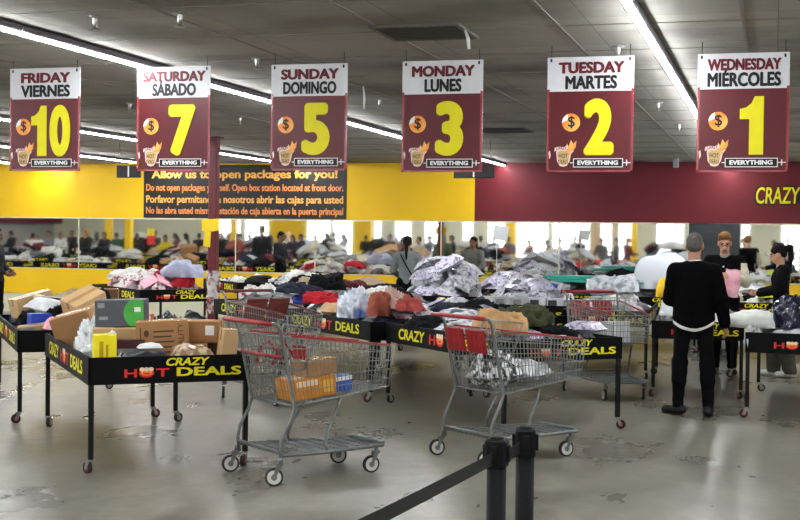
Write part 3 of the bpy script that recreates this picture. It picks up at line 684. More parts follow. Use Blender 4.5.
# ------------------------------------------------------------------ people: signed-distance bodies meshed with surface nets
def surface_net(fn, lo, hi, h):
    lo = np.array(lo, float); hi = np.array(hi, float); n = np.ceil((hi-lo)/h).astype(int)+1
    g = np.meshgrid(*[lo[i]+h*np.arange(n[i]) for i in range(3)], indexing='ij')
    D = fn(g[0], g[1], g[2]); S = D < 0
    c = np.zeros(tuple(n-1), int); acc = np.zeros(tuple(n-1)+(3,)); cnt = np.zeros(tuple(n-1))
    sl = lambda a, o: a[o[0]:a.shape[0]-1+o[0], o[1]:a.shape[1]-1+o[1], o[2]:a.shape[2]-1+o[2]]
    cor = [(i, j, k) for i in (0, 1) for j in (0, 1) for k in (0, 1)]
    for a in cor:
        for ax in range(3):
            if a[ax]: continue
            b = list(a); b[ax] = 1; b = tuple(b)
            da = sl(D, a); db = sl(D, b); x = (da < 0) != (db < 0)
            t = np.where(x, da/np.where(np.abs(da-db) < 1e-9, 1, da-db), 0)
            for q in range(3): acc[..., q] += np.where(x, a[q]+(t if q == ax else 0), 0)
            cnt += x
    act = cnt > 0; idx = np.full(act.shape, -1); idx[act] = np.arange(act.sum())
    ijk = np.argwhere(act); P = lo+h*(ijk+acc[act]/cnt[act][:, None])
    F = []
    for ax in range(3):
        u, v = [(1, 2), (2, 0), (0, 1)][ax]
        o = [slice(1, -1)]*3; o[ax] = slice(0, D.shape[ax]-1); o2 = list(o); o2[ax] = slice(1, D.shape[ax])
        s0 = S[tuple(o)]; s1 = S[tuple(o2)]; e = np.argwhere(s0 != s1)
        if len(e) == 0: continue
        flip = s0[tuple(e.T)]; base = e.copy(); base[:, u] += 1; base[:, v] += 1
        def cell(du, dv):
            q = base.copy(); q[:, u] -= du; q[:, v] -= dv; return idx[tuple(q.T)]
        Q = np.stack([cell(1, 1), cell(0, 1), cell(0, 0), cell(1, 0)], 1)
        Q[~flip] = Q[~flip][:, ::-1]; F.append(Q)
    F = np.concatenate(F); F = F[(F >= 0).all(1)]
    return P, F
def cap(a, b, ra, rb, sy=1.0):
    a = np.array(a, float); b = np.array(b, float)
    def f(x, y, z):
        d = b-a; L2 = (d*d).sum()+1e-12
        px = x-a[0]; py = y-a[1]; pz = z-a[2]
        t = np.clip((px*d[0]+py*d[1]+pz*d[2])/L2, 0, 1)
        qx = px-t*d[0]; qy = (py-t*d[1])*sy; qz = pz-t*d[2]
        return (np.sqrt(qx*qx+qy*qy+qz*qz)-(ra+(rb-ra)*t))/max(1, sy**.5)
    return f
def ell(c, r, rot=None):
    c = np.array(c, float); r = np.array(r, float)
    def f(x, y, z):
        px, py, pz = x-c[0], y-c[1], z-c[2]
        if rot is not None:
            px, py, pz = [rot[0][i]*px+rot[1][i]*py+rot[2][i]*pz for i in range(3)]
        k = np.sqrt((px/r[0])**2+(py/r[1])**2+(pz/r[2])**2)
        return (k-1)*r.min()
    return f
def smin(a, b, k):
    h = np.clip(.5+.5*(b-a)/k, 0, 1); return b+(a-b)*h-k*h*(1-h)
def union(fs, k=.02):
    def f(x, y, z):
        d = fs[0](x, y, z)
        for g in fs[1:]: d = smin(d, g(x, y, z), k)
        return d
    return f
def meshed(name, fn, lo, hi, h, mats, parent=None, matfn=None):
    P, F = surface_net(fn, lo, hi, h)
    me = bpy.data.meshes.new(name); me.from_pydata(P.tolist(), [], F.tolist())
    for m in mats: me.materials.append(m)
    me.polygons.foreach_set('use_smooth', [True]*len(F))
    if matfn is not None: me.polygons.foreach_set('material_index', matfn(P[F].mean(1)).astype(int))
    me.update(); o = bpy.data.objects.new(name, me); COL.objects.link(o)
    if parent: o.parent = parent
    return o
V3 = lambda *a: np.array(a, float)
def rotz_(p, a): c, s = math.cos(a), math.sin(a); return V3(p[0]*c-p[1]*s, p[0]*s+p[1]*c, p[2])
def hand_parts(wr, d, palm_n, side, curl=.5, s=1.0):
    """wr wrist, d finger direction, palm_n palm normal (towards what it holds), side +1/-1 where the thumb goes"""
    d = d/np.linalg.norm(d); n = palm_n-d*(palm_n@d); n = n/np.linalg.norm(n); w = np.cross(d, n)*side
    P = [cap(wr-d*.01, wr+d*.03, .021*s, .024*s), cap(wr+d*.02+w*.018, wr+d*.075+w*.022, .018*s, .0155*s), cap(wr+d*.02-w*.018, wr+d*.07-w*.024, .018*s, .0145*s), cap(wr+d*.02, wr+d*.08, .02*s, .0165*s)]
    for k, (off, ln) in enumerate(((.030, .068), (.0105, .076), (-.0095, .07), (-.029, .056))):
        a = wr+d*(.078-.004*abs(k-1))+w*off; c1 = curl*(.55+.12*k)
        d1 = d*math.cos(c1)+n*math.sin(c1); b = a+d1*ln*.5; d2 = d*math.cos(c1*2.1)+n*math.sin(c1*2.1); c = b+d2*ln*.5
        P += [cap(a, b, .0098*s, .009*s), cap(b, c, .009*s, .0078*s)]
    a = wr+d*.022+w*.028; b = a+(d*.55+w*.65+n*.35)*.04; c = b+(d*.8+w*.1+n*.55)*.034
    return P, [cap(a, b, .0135*s, .011*s), cap(b, c, .011*s, .0085*s)]
SKIN = lambda nm, rgb: mat('skin_'+nm, rgb, .5, var=.06, scale=20)
def make_person(label, loc, rot, J, cloth, skin_rgb, hair_rgb, hairf, height=1.75, h=.009, group=None, curl=(.5, .5), palms=None, female=False, legstyle=1.0, extra=None, hem=.86, sleeve=.93, name='person'):
    """local frame: facing +y, z up, right hand at +x; J overrides joints (1.75 m figure)"""
    S = height/1.75
    j = dict(pel=V3(0, 0, .95), wai=V3(0, .005, 1.10), che=V3(0, .0, 1.29), neck=V3(0, -.012, 1.46), head=V3(0, .018, 1.635))
    for s, q in ((1, 'r'), (-1, 'l')):
        j.update({q+'sh': V3(s*.178, -.012, 1.41), q+'el': V3(s*.235, -.03, 1.12), q+'wr': V3(s*.245, .03, .87), q+'hip': V3(s*.088, 0, .93), q+'kn': V3(s*.1, .015, .50), q+'an': V3(s*.105, -.02, .085), q+'toe': V3(s*.135, .15, .035)})
    j.update({k: V3(*v) for k, v in J.items()})
    hd = j['head']; yaw = j.get('hyaw', V3(0, 0, 0))[0]; tilt = j.get('htilt', V3(0, 0, 0))[0]
    ca, sa_, ct, st = math.cos(yaw), math.sin(yaw), math.cos(tilt), math.sin(tilt)
    Rz = np.array([[ca, -sa_, 0], [sa_, ca, 0], [0, 0, 1]]); Rx = np.array([[1, 0, 0], [0, ct, st], [0, -st, ct]])   # positive tilt looks down
    HR = Rz @ Rx
    HP = lambda *p: hd+HR @ V3(*p)
    rot3 = HR.tolist()
    he = lambda c, r: ell(HP(*c), r, rot3)
    fem = .9 if female else 1.0
    torso = lambda e: [cap(j['pel'], j['wai'], .148*fem+e, .125*fem+e, 1.38), cap(j['wai'], j['che'], .125*fem+e, .150*fem+e, 1.36), cap(j['che'], (j['rsh']+j['lsh'])/2-V3(0, 0, .03), .150*fem+e, .12+e, 1.42),
                       cap(j['lsh']-V3(-.03, 0, .02), j['rsh']-V3(.03, 0, .02), .056+e, .056+e)]+[cap(j['neck']+V3(0, -.02, -.03), j[q+'sh']+V3(0, 0, .0), .05+e*.6, .042+e*.8) for q in 'rl']
    bx_ = cloth.get('boxy', 0); hc_ = cloth.get('hem_curve', 0)
    boxy = lambda e: [cap(j['pel']-V3(0, 0, .06), j['che'], .150*fem+e+bx_*.4, .156*fem+e, 1.36)] if bx_ else []
    def arm(q, e, stop=1.0):
        wr = j[q+'el']+(j[q+'wr']-j[q+'el'])*stop
        return [cap(j[q+'sh'], j[q+'el'], .056*fem+e, .042*fem+e), cap(j[q+'el'], wr, .042*fem+e, (.042+(.027-.042)*stop)*fem+e)]
    def leg(q, e, e2):
        return [cap(j[q+'hip'], j[q+'kn'], .088+e, .056+e), cap(j[q+'kn']+V3(0, -.01, 0), (j[q+'kn']*.6+j[q+'an']*.4)+V3(0, -.022, 0), .054+e2, .052+e2), cap(j[q+'kn'], j[q+'an'], .054+e2, .036+e2)]
    head = [he((0, -.012, .03), (.076, .094, .094)), he((0, .022, -.035), (.060, .070, .082)), he((0, .052, -.078), (.032, .03, .028)), he((0, .095, -.022), (.013, .018, .016)), cap(HP(0, .086, .022), HP(0, .1, -.018), .008, .012), he((0, .082, -.06), (.024, .012, .012)),
            he((.034, .073, .03), (.024, .014, .009)), he((-.034, .073, .03), (.024, .014, .009)),
            he((.078, -.01, -.012), (.011, .02, .032)), he((-.078, -.01, -.012), (.011, .02, .032)),
            cap(j['neck']-V3(0, 0, .03), HP(0, -.02, -.07), .062*fem, .054*fem)]
    arms = []; hands = []; thumbs = []
    for q, s in (('r', 1), ('l', -1)):
        arms += arm(q, 0); d = j[q+'wr']-j[q+'el']; d = d/np.linalg.norm(d)
        pn = palms[q] if palms and q in palms else V3(-s, .25, 0)
        hdv = j.get(q+'hd', d)
        P, Th = hand_parts(j[q+'wr']+d*.012, hdv, V3(*pn), s if not (palms and q+'s' in palms) else palms[q+'s'], curl[0 if q == 'r' else 1]); hands += P; thumbs += Th
    legs = leg('r', 0, 0)+leg('l', 0, 0)+[cap(j[q+'an']-V3(0, .01, .045), j[q+'toe']*.9+j[q+'an']*.1-V3(0, 0, .005), .026, .018) for q in 'rl']
    U1 = union(torso(-.012)+arms+legs, .035); U2 = union(head, .018); U3 = union(hands, .009); U4 = union(thumbs, .008)
    body = lambda x, y, z: smin(smin(smin(U1(x, y, z), U2(x, y, z), .02), U3(x, y, z), .012), U4(x, y, z), .006)
    allp = np.array([v for v in j.values() if np.ndim(v) == 1 and len(v) == 3])
    lo = allp.min(0)-.22; hi = allp.max(0)+.22; lo[2] = -.03; hi[2] = hd[2]+.2
    sk = SKIN(label[:14]+str(skin_rgb[0]), skin_rgb); lip = mat('lip_%d' % skin_rgb[0], tuple(int(v*.72) for v in skin_rgb), .45); eyem = mat('eye_dark', (38, 28, 24), .3); eyew = mat('eye_white', (214, 208, 200), .3)
    def facemat(C):
        L = (C-hd) @ HR
        m = np.zeros(len(C))
        m[(np.abs(L[:, 0]) < .023) & (L[:, 1] > .06) & (np.abs(L[:, 2]+.060) < .009)] = 1
        for s in (-1, 1):
            dx = (L[:, 0]-s*.034)/.016; dz = (L[:, 2]-.008)/.0085; m[(dx*dx+dz*dz < 1) & (L[:, 1] > .05)] = 3
            m[(np.abs(L[:, 0]-s*.034) < .008) & (np.abs(L[:, 2]-.008) < .0085) & (L[:, 1] > .05)] = 2
            m[(np.abs(L[:, 0]-s*.036) < .023) & (np.abs(L[:, 2]-.034) < .0055) & (L[:, 1] > .05)] = 4
        return m
    hairm = mat('hair_%d_%d_%d' % tuple(hair_rgb), hair_rgb, .8, var=.35, scale=60, spec=.2)
    p = meshed(name, body, lo, hi, h, [sk, lip, eyem, eyew, hairm], None, facemat)
    p.location = loc; p.rotation_euler = (0, 0, rot); p.scale = (S, S, S); tag(p, label, 'person', group)
    wob = lambda x, y, z, a=.0022: a*(np.sin(x*31+z*23)*np.sin(y*27-z*37+1.3)+.6*np.sin(z*61+x*17))
    # trousers
    if 'trousers' in cloth:
        e = cloth.get('leg_e', .016); e2 = cloth.get('leg_e2', .022)
        tr = union(leg('r', e, e2)+leg('l', e, e2)+[cap(j['pel']-V3(0, 0, .03), j['wai'], .150*fem+e*.6, .128*fem+e*.6, 1.34)], .03)
        zcut = cloth.get('ankle', .075)
        meshed('trousers', lambda x, y, z: np.maximum(np.maximum(tr(x, y, z)+wob(x, y, z), z-1.06), zcut-z), lo, (hi[0], hi[1], 1.15), h*1.15, [cloth['trousers']], p)
    # top layers
    def top(nm, m, e, zlo, zhi, stop, mats=None, mf=None, kk=.03, hh=1.1, arms_=True):
        TT = union(torso(e)+boxy(e), kk); AA = union([q for a in 'rl' for q in arm(a, e*.95, stop)], .02)
        fn = lambda x, y, z: smin(np.maximum(TT(x, y, z), zlo+hc_*x*x-z), AA(x, y, z), .022)
        nk = cap(j['neck']+V3(0, .035, .0), HP(0, .0, -.02), .052, .07)
        return meshed(nm, lambda x, y, z: np.maximum(np.maximum(fn(x, y, z)+wob(x, y, z), z-zhi), -nk(x, y, z)), lo, hi, h*hh, mats or [m], p, mf)
    if 'shirt' in cloth: top('shirt', cloth['shirt'], cloth.get('shirt_e', .004), cloth.get('shirt_z', hem-.05), 1.50, .2)
    if 'top' in cloth:
        if 'sleeves' in cloth:
            ex = j['rsh'][0]-.01
            bd = union(torso(.024), .03); sl = union(arm('r', .026, sleeve)+arm('l', .026, sleeve), .02)
            def mf(C): return ((sl(C[:, 0], C[:, 1], C[:, 2]) < bd(C[:, 0], C[:, 1], C[:, 2])) & ((np.abs(C[:, 0]) > .20) | (C[:, 1] > .17)) & (C[:, 2] < 1.385)).astype(int)
            top('jacket', None, .024, hem, 1.485, sleeve, [cloth['top'], cloth['sleeves']], mf)
        else: top(cloth.get('top_name', 'jacket'), cloth['top'], cloth.get('top_e', .022), hem, 1.492, sleeve)
    if 'collar' in cloth:
        cn = cap(j['neck']-V3(0, 0, .02), j['neck']+V3(0, 0, .035), .078, .07); ci = cap(j['neck']-V3(0, 0, .1), j['neck']+V3(0, 0, .2), .064, .058)
        meshed('collar', lambda x, y, z: np.maximum(np.maximum(cn(x, y, z), -ci(x, y, z)), np.maximum(z-j['neck'][2]-.032, -(z-j['neck'][2]+.03))), j['neck']-.12, j['neck']+.12, h*.8, [cloth['collar']], p)
    for q in 'rl':
        if 'shoes' in cloth:
            a = j[q+'an']; tt = j[q+'toe']; dv = tt-a; dv[2] = 0; dv = dv/np.linalg.norm(dv)
            sh = union([cap(V3(a[0], a[1], .05)-dv*.045, V3(tt[0], tt[1], .042)-dv*.01, .044, .04), cap(V3(a[0], a[1], .05), V3(a[0], a[1], .11), .047, .045)], .02)
            zz = a[2]-.085
            meshed('shoe', lambda x, y, z: np.maximum(sh(x, y, z-zz), zz-z+.002), np.minimum(a, tt)-.12, np.maximum(a, tt)+.12, h, [cloth['shoes'], cloth.get('sole', cloth['shoes'])], p, (lambda C: (C[:, 2]-zz < .022).astype(int)))
    hf = hairf(he, HP, j)
    if hf is not None:
        fs, cutf = hf; hu = union(fs, .015)
        face = he((0, .09, -.035), (.068, .075, .085))
        def hfn(x, y, z):
            d = np.maximum(hu(x, y, z)+.0025*np.sin(x*160)*np.sin(z*120+y*90), -face(x, y, z)) if cutf else hu(x, y, z)
            return d
        meshed('hair', hfn, hd-V3(.2, .32, .55), hd+V3(.2, .2, .19), h*.9, [hairm], p)
    if extra: extra(p, j, HP, HR)
    return p
def short_hair(he, HP, j): return [he((0, -.026, .046), (.083, .096, .092)), he((0, -.06, -.01), (.076, .058, .07))], True
def cropped(he, HP, j): return [he((0, -.02, .04), (.0795, .0965, .090)), he((0, -.055, -.005), (.074, .058, .065))], True
def quiff(he, HP, j): return [he((0, -.024, .05), (.084, .096, .094)), he((.01, .05, .118), (.072, .055, .04)), he((.04, .075, .112), (.04, .03, .034)), he((-.035, .07, .115), (.032, .03, .03)), he((0, -.06, 0), (.072, .055, .06))], True
def ponytail(he, HP, j):
    return [he((0, -.022, .04), (.083, .100, .094)), he((0, -.07, .0), (.07, .055, .065)), he((0, -.115, .035), (.035, .035, .035)), cap(HP(0, -.125, .05), HP(0, -.185, .04), .03, .034), cap(HP(0, -.185, .04), HP(0, -.2, .04)-V3(0, 0, .14), .034, .034), cap(HP(0, -.2, .04)-V3(0, 0, .14), HP(0, -.16, .03)-V3(0, 0, .34), .034, .014)], True
def long_hair(he, HP, j): return [he((0, -.026, .04), (.088, .102, .096)), cap(HP(0, -.06, 0), HP(0, -.085, -.26), .085, .075), cap(HP(.06, -.02, 0), HP(.075, -.03, -.22), .035, .03), cap(HP(-.06, -.02, 0), HP(-.075, -.03, -.22), .035, .03)], True
def bald(he, HP, j): return None

cl_black = mat('black_knit', (8, 8, 10), .95, var=.25, scale=25, bump=.12, spec=.1); cl_black2 = mat('black_trouser', (13, 13, 16), .9, var=.2, scale=20, bump=.1, spec=.15)
cl_white = mat('white_cotton', (224, 224, 222), .8, var=.03); shoe_black = mat('black_shoe', (18, 18, 20), .5); shoe_white = mat('white_trainer', (210, 210, 206), .6)
cream_leather = mat('cream_sleeve', (206, 198, 178), .6); cl_grey = mat('grey_knit', (124, 128, 128), .95, var=.1, scale=30, bump=.2); olive_tr = mat('olive_trouser', (74, 72, 62), .85)
navy_j = mat('dark_navy_jacket', (22, 24, 32), .8)

# the person in black, seen from behind
M0 = Vector((-.765, 13.33, 0))
make_person('person in black jacket and trousers seen from behind, white hem and collar showing', M0, R(2),
    dict(lan=(-.135, -.03, .085), ltoe=(-.262, .035, .035), lkn=(-.125, .03, .50), ran=(.15, -.05, .085), rtoe=(.175, .12, .035), rkn=(.135, .01, .5), rhip=(.092, 0, .93), lhip=(-.095, 0, .93),
         rel=(.252, -.04, 1.12), rwr=(.292, .03, .885), lel=(-.226, .02, 1.12), lwr=(-.12, .22, 1.05), lsh=(-.176, -.01, 1.385), rsh=(.176, -.01, 1.385), hyaw=(-.12, 0, 0), htilt=(.12, 0, 0), head=(0, .03, 1.63), pel=(.0, 0, .95)),
    dict(top=cl_black, top_e=.030, boxy=.05, hem_curve=2.0, trousers=cl_black2, shirt=cl_white, shirt_e=.026, shirt_z=.812, collar=cl_white, shoes=shoe_black, leg_e=.006, leg_e2=.016), (176, 128, 104), (92, 88, 84), cropped, 1.82, hem=.84, sleeve=.97, h=.0085)
# person in varsity jacket facing the camera, looking down at a pink pack
VP = Vector((-.62, 17.55, 0))
def glasses(p, j, HP, HR):
    mb = MB()
    for s in (-1, 1):
        pts = [HP(s*.035+.024*math.cos(a), .098, .008+.017*math.sin(a)) for a in np.linspace(0, 2*PI, 13)]
        mb.tube([tuple(q) for q in pts], .0032, 5)
        mb.tube([tuple(HP(s*.059, .096, .012)), tuple(HP(s*.081, .0, .008))], .003, 5)
    mb.tube([tuple(HP(-.011, .1, .012)), tuple(HP(.011, .1, .012))], .003, 5)
    mb.build('glasses', mat('dark_red_glasses', (90, 20, 24), .4), p)
    mb = MB()
    for z in (1.34, 1.26, 1.18, 1.1): mb.lathe([(.011, 0), (.011, .006), (.004, .009)], 10, 0, frame3((0.0, .148 if z > 1.3 else .15, z), (1, 0, 0), (0, 0, 1)) @ Matrix.Rotation(PI, 4, 'X'))
    mb.build('snap_button', cl_white, p)
make_person('person in black jacket with cream sleeves and glasses, looking down at a pink pack', VP, R(176),
    dict(lel=(-.26, .06, 1.15), lwr=(-.12, .25, 1.21), rel=(.25, .08, 1.13), rwr=(.06, .24, 1.06), htilt=(.38, 0, 0), hyaw=(.1, 0, 0), head=(0, .045, 1.63), ltoe=(-.15, .15, .035), rtoe=(.14, .16, .035)),
    dict(top=mat('black_wool', (11, 10, 12), .95, spec=.15), sleeves=cream_leather, trousers=cl_black2, shirt=cl_black, collar=mat('grey_rib', (150, 146, 140), .8), shoes=shoe_black), (206, 156, 130), (122, 88, 54), quiff, 1.84, hem=.93, h=.0095,
    curl=(.9, .9), palms=dict(l=(1, -.2, 0), r=(-.3, .2, 1)), extra=glasses)
# pony-tailed woman at the right edge, facing left
WP = Vector((.10, 17.45, 0))
make_person('person with dark ponytail and black jacket at the right edge, turned left', WP, R(92),
    dict(rel=(.22, .07, 1.16), rwr=(.10, .29, 1.12), lel=(-.22, .08, 1.15), lwr=(-.08, .30, 1.10), htilt=(.35, 0, 0), head=(0, .06, 1.62), neck=(0, .02, 1.45), che=(0, .02, 1.29), ran=(.10, .08, .085), rtoe=(.11, .25, .035), lan=(-.09, -.12, .085), ltoe=(-.1, .05, .035), rkn=(.1, .08, .5), lkn=(-.09, -.03, .5)),
    dict(top=mat('black_fleece', (17, 17, 20), .95, spec=.15), trousers=olive_tr, shirt=cl_black2, shoes=shoe_white, leg_e=.02, leg_e2=.055, ankle=.05), (198, 150, 126), (24, 18, 18), ponytail, 1.70, hem=.90, female=True, h=.0095, curl=(.8, .8), palms=dict(r=(-.2, 0, 1), l=(.2, 0, 1)))
# woman in grey near the mirror, back to the camera
def strap(p, j, HP, HR):
    mb = MB(); mb.tube([(-.12, .06, 1.45), (-.115, -.08, 1.44), (-.03, -.135, 1.28), (.08, -.142, 1.1), (.15, -.08, .99), (.17, .02, .95)], .012, 6); mb.build('bag_strap', cl_black, p)
make_person('person in grey cardigan with long black ponytail, back turned, facing the mirror', Vector((-6.3, 22.35, 0)), R(10),
    dict(rel=(.25, .03, 1.14), rwr=(.16, .22, 1.02), lel=(-.25, .03, 1.14), lwr=(-.15, .22, 1.02), htilt=(.15, 0, 0)),
    dict(top=cl_grey, trousers=cl_black2, shirt=cream_leather, shoes=shoe_black), (150, 104, 80), (18, 15, 16), ponytail, 1.74, hem=.82, female=True, h=.012, extra=strap)
# dark figure cut off by the left edge
make_person('person in dark clothes cut off by the left edge of the picture', Vector((-12.24, 18.6, 0)), R(-80), dict(lel=(-.24, .0, 1.14), lwr=(-.14, .2, 1.05), rel=(.24, .0, 1.14), rwr=(.14, .2, 1.05), htilt=(.3, 0, 0)),
    dict(top=navy_j, trousers=cl_black2, shirt=cl_black, shoes=shoe_black), (120, 84, 66), (20, 17, 16), short_hair, 1.8, hem=.84, h=.013)

# shoppers elsewhere in the shop, seen in the mirror
POSES = {
    'reach': dict(lel=(-.24, .1, 1.15), lwr=(-.14, .34, 1.1), rel=(.24, .1, 1.15), rwr=(.14, .34, 1.12), htilt=(.4, 0, 0), head=(0, .05, 1.62)),
    'stand': dict(),
    'raise': dict(lel=(-.36, .1, 1.42), lwr=(-.2, .16, 1.6), rel=(.36, .1, 1.42), rwr=(.2, .16, 1.6), htilt=(.2, 0, 0)),
    'carry': dict(lel=(-.24, .05, 1.12), lwr=(-.1, .26, 1.2), rel=(.24, .05, 1.12), rwr=(.1, .26, 1.2), htilt=(.2, 0, 0), hyaw=(.5, 0, 0)),
}
HAIRS = dict(s=short_hair, p=ponytail, l=long_hair, b=bald, c=cropped)
MIRRORED = [  # px, distance along mirror axis, pose, facing (deg), top, hair, skin, hair colour, height, description
    (33, 44.2, 'raise', 0, (206, 204, 200), 'c', (150, 104, 80), (40, 32, 28), 1.66, 'white T-shirt holding both hands up'),
    (86, 37.5, 'reach', 160, (34, 32, 34), 'l', (200, 160, 130), (150, 128, 84), 1.86, 'long blond hair and a dark top'),
    (105, 44.6, 'reach', 170, (30, 30, 36), 's', (140, 100, 80), (24, 20, 20), 1.74, 'dark coat bending over the table, beside the blond one'),
    (127, 49.5, 'carry', 150, (28, 29, 33), 's', (150, 108, 86), (24, 20, 20), 1.8, 'black coat beside the yellow column'),
    (137, 49.0, 'reach', 20, (40, 42, 52), 'p', (170, 124, 98), (24, 20, 20), 1.7, 'slate top left of the yellow-red price flag'),
    (166, 44.0, 'reach', 175, (196, 178, 40), 's', (150, 100, 76), (24, 20, 20), 1.66, 'yellow shirt'),
    (186, 49.5, 'carry', 100, (210, 210, 206), 'l', (190, 146, 120), (40, 28, 22), 1.72, 'white top left of the pole'),
    (199, 49.0, 'reach', 10, (24, 24, 28), 's', (150, 108, 84), (20, 18, 18), 1.74, 'black top just left of the pole'),
    (222, 49.8, 'reach', 160, (26, 26, 30), 's', (160, 116, 90), (20, 18, 18), 1.78, 'black top just right of the pole'),
    (238, 48.8, 'carry', 120, (38, 36, 40), 'p', (170, 126, 100), (20, 18, 18), 1.74, 'charcoal top, second right of the pole'),
    (250, 50.5, 'reach', 60, (88, 92, 98), 's', (170, 126, 100), (20, 18, 18), 1.74, 'blue-grey top left of the tall man in black'),
    (262, 36.8, 'stand', 178, (18, 18, 20), 's', (120, 84, 64), (16, 14, 14), 2.0, 'big black coat, tallest in the mirror'),
    (270, 45.0, 'carry', 200, (120, 112, 100), 'l', (180, 140, 110), (60, 44, 34), 1.72, 'tan top just right of the tall one in black'),
    (302, 48.9, 'reach', 90, (30, 36, 52), 's', (150, 110, 86), (20, 18, 18), 1.76, 'navy coat under the orange banner lettering'),
    (327, 55.0, 'reach', 60, (22, 22, 24), 'l', (160, 120, 96), (20, 18, 18), 1.86, 'black coat by the windows, left of a pair'),
    (334, 55.5, 'stand', 100, (26, 24, 26), 's', (160, 120, 96), (20, 18, 18), 1.86, 'black coat by the windows, right of a pair'),
    (344, 50.6, 'reach', 80, (150, 150, 150), 'l', (180, 140, 116), (50, 40, 34), 1.8, 'light grey coat leaning, dark hair, by the windows'),
    (366, 54.8, 'reach', 10, (40, 38, 36), 's', (150, 110, 90), (30, 24, 22), 1.74, 'dark top in front of a yellow column'),
    (419, 44.0, 'carry', 150, (150, 152, 146), 's', (140, 100, 80), (24, 20, 20), 1.7, 'pale grey top beside the one in green'),
    (443, 37.4, 'stand', 12, (72, 84, 58), 'l', (170, 130, 104), (110, 104, 96), 1.82, 'green jumper and grey hair'),
    (453, 49.2, 'reach', 100, (28, 30, 36), 's', (150, 108, 86), (20, 18, 18), 1.78, 'dark coat behind the green jumper'),
    (481, 50.4, 'carry', 60, (196, 196, 192), 's', (150, 110, 90), (24, 20, 20), 1.76, 'white top between two posters'),
    (509, 50.0, 'reach', 20, (78, 70, 84), 's', (160, 118, 94), (30, 24, 22), 1.74, 'mauve top by a yellow column'),
    (575, 50.6, 'stand', 40, (196, 192, 190), 'b', (180, 136, 112), (90, 80, 74), 1.84, 'pale top, bald, against the big window'),
    (581, 48.5, 'reach', 140, (24, 26, 26), 's', (150, 110, 88), (30, 26, 24), 1.8, 'black coat against the big window'),
    (602, 49.4, 'reach', 30, (92, 92, 84), 's', (170, 126, 100), (36, 30, 26), 1.74, 'grey-green top against the peach wall'),
    (617, 49.6, 'carry', 100, (70, 72, 70), 's', (170, 126, 100), (26, 22, 20), 1.76, 'dark grey top facing right'),
    (627, 49.2, 'reach', 250, (96, 34, 40), 's', (170, 126, 100), (26, 22, 20), 1.78, 'maroon top beside the yellow column'),
    (774, 51.8, 'carry', 100, (206, 204, 202), 's', (180, 136, 110), (40, 34, 30), 1.74, 'white shirt at the right edge'),
    (788, 54.5, 'stand', 180, (170, 150, 140), 'c', (180, 136, 112), (60, 54, 50), 1.86, 'pale top far off at the right edge'),
]
protos = {}
def shopper(px, L, pose, face, top, hair, skin, hc, height, desc):
    p = at_y(px, 236, L); loc = Vector((p.x, 2*WALL_Y-L, 0)); key = (pose, hair)
    lab = 'mirrored person in '+desc
    tm = mat('shopper_top_%d_%d_%d' % top, top, .85)
    if key not in protos:
        protos[key] = make_person(lab, loc, R(180-face), POSES[pose], dict(top=tm, trousers=navy_j, shoes=shoe_black), skin, hc, HAIRS[hair], height, h=.021, hem=.8)
        return
    o = copy_tree(protos[key]); o.location = loc; o.rotation_euler = (0, 0, R(180-face)); s = height/1.75; o.scale = (s, s, s); o['label'] = lab
    for q in [o]+list(o.children):
        nm = q.name.split('.')[0]
        mm = {'jacket': tm, 'person': SKIN('s%d' % skin[0], skin), 'hair': mat('hair_%d_%d_%d' % hc, hc, .5, var=.35, scale=60)}.get(nm)
        if mm: q.material_slots[0].link = 'OBJECT'; q.material_slots[0].material = mm
EXTRA_P = [(12, 47.2, 'reach', 90, (40, 42, 48), 's', 1.74, 'slate coat at the far left of the mirror'), (49, 50.4, 'carry', 150, (120, 122, 124), 's', 1.76, 'grey top behind the white T-shirt'), (61, 48.6, 'reach', 200, (200, 200, 198), 'p', 1.7, 'white top and ponytail, fourth from the left in the mirror'),
 (72, 51.2, 'carry', 170, (34, 30, 36), 's', 1.78, 'dark plum coat left of the blond hair'), (97, 52.4, 'reach', 30, (150, 146, 138), 'l', 1.74, 'stone coloured coat behind the blond hair'), (117, 48.3, 'reach', 60, (52, 82, 66), 's', 1.72, 'bottle green top by the left yellow column'),
 (155, 51.4, 'carry', 190, (60, 56, 60), 's', 1.8, 'dark grey coat behind the price flag'), (176, 52.0, 'reach', 120, (120, 60, 62), 'l', 1.72, 'brick red top behind the yellow shirt'), (229, 52.2, 'carry', 100, (90, 90, 96), 'p', 1.76, 'grey coat far behind, right of the pole'),
 (285, 52.6, 'reach', 40, (174, 168, 160), 's', 1.74, 'oatmeal top under the left half of the banner end'), (293, 47.6, 'reach', 170, (46, 48, 60), 'l', 1.72, 'blue-black coat and long hair under the banner'), (316, 49.0, 'reach', 60, (140, 120, 92), 's', 1.74, 'camel coat under the banner end'),
 (390, 52.0, 'carry', 160, (34, 34, 38), 's', 1.78, 'black coat just right of a yellow column'), (403, 49.0, 'reach', 20, (150, 100, 96), 'l', 1.72, 'dusty pink top left of the ponytail in grey'), (430, 51.4, 'reach', 140, (70, 74, 88), 'p', 1.76, 'denim blue top left of the green jumper'),
 (494, 52.0, 'carry', 200, (40, 36, 38), 's', 1.76, 'black coat under the white card'), (530, 51.2, 'reach', 60, (116, 70, 62), 's', 1.66, 'russet coat low against the big window'), (548, 50.2, 'reach', 100, (60, 64, 58), 's', 1.66, 'moss green coat low against the big window'), (560, 52.0, 'carry', 100, (210, 208, 204), 's', 1.72, 'white shirt between the big windows')]
for px, L, pose, face, top, hr, hh, desc in EXTRA_P: MIRRORED.append((px, L, pose, face, top, hr, (158, 114, 90), (26, 22, 20), hh, desc))
for a in MIRRORED: shopper(*a)
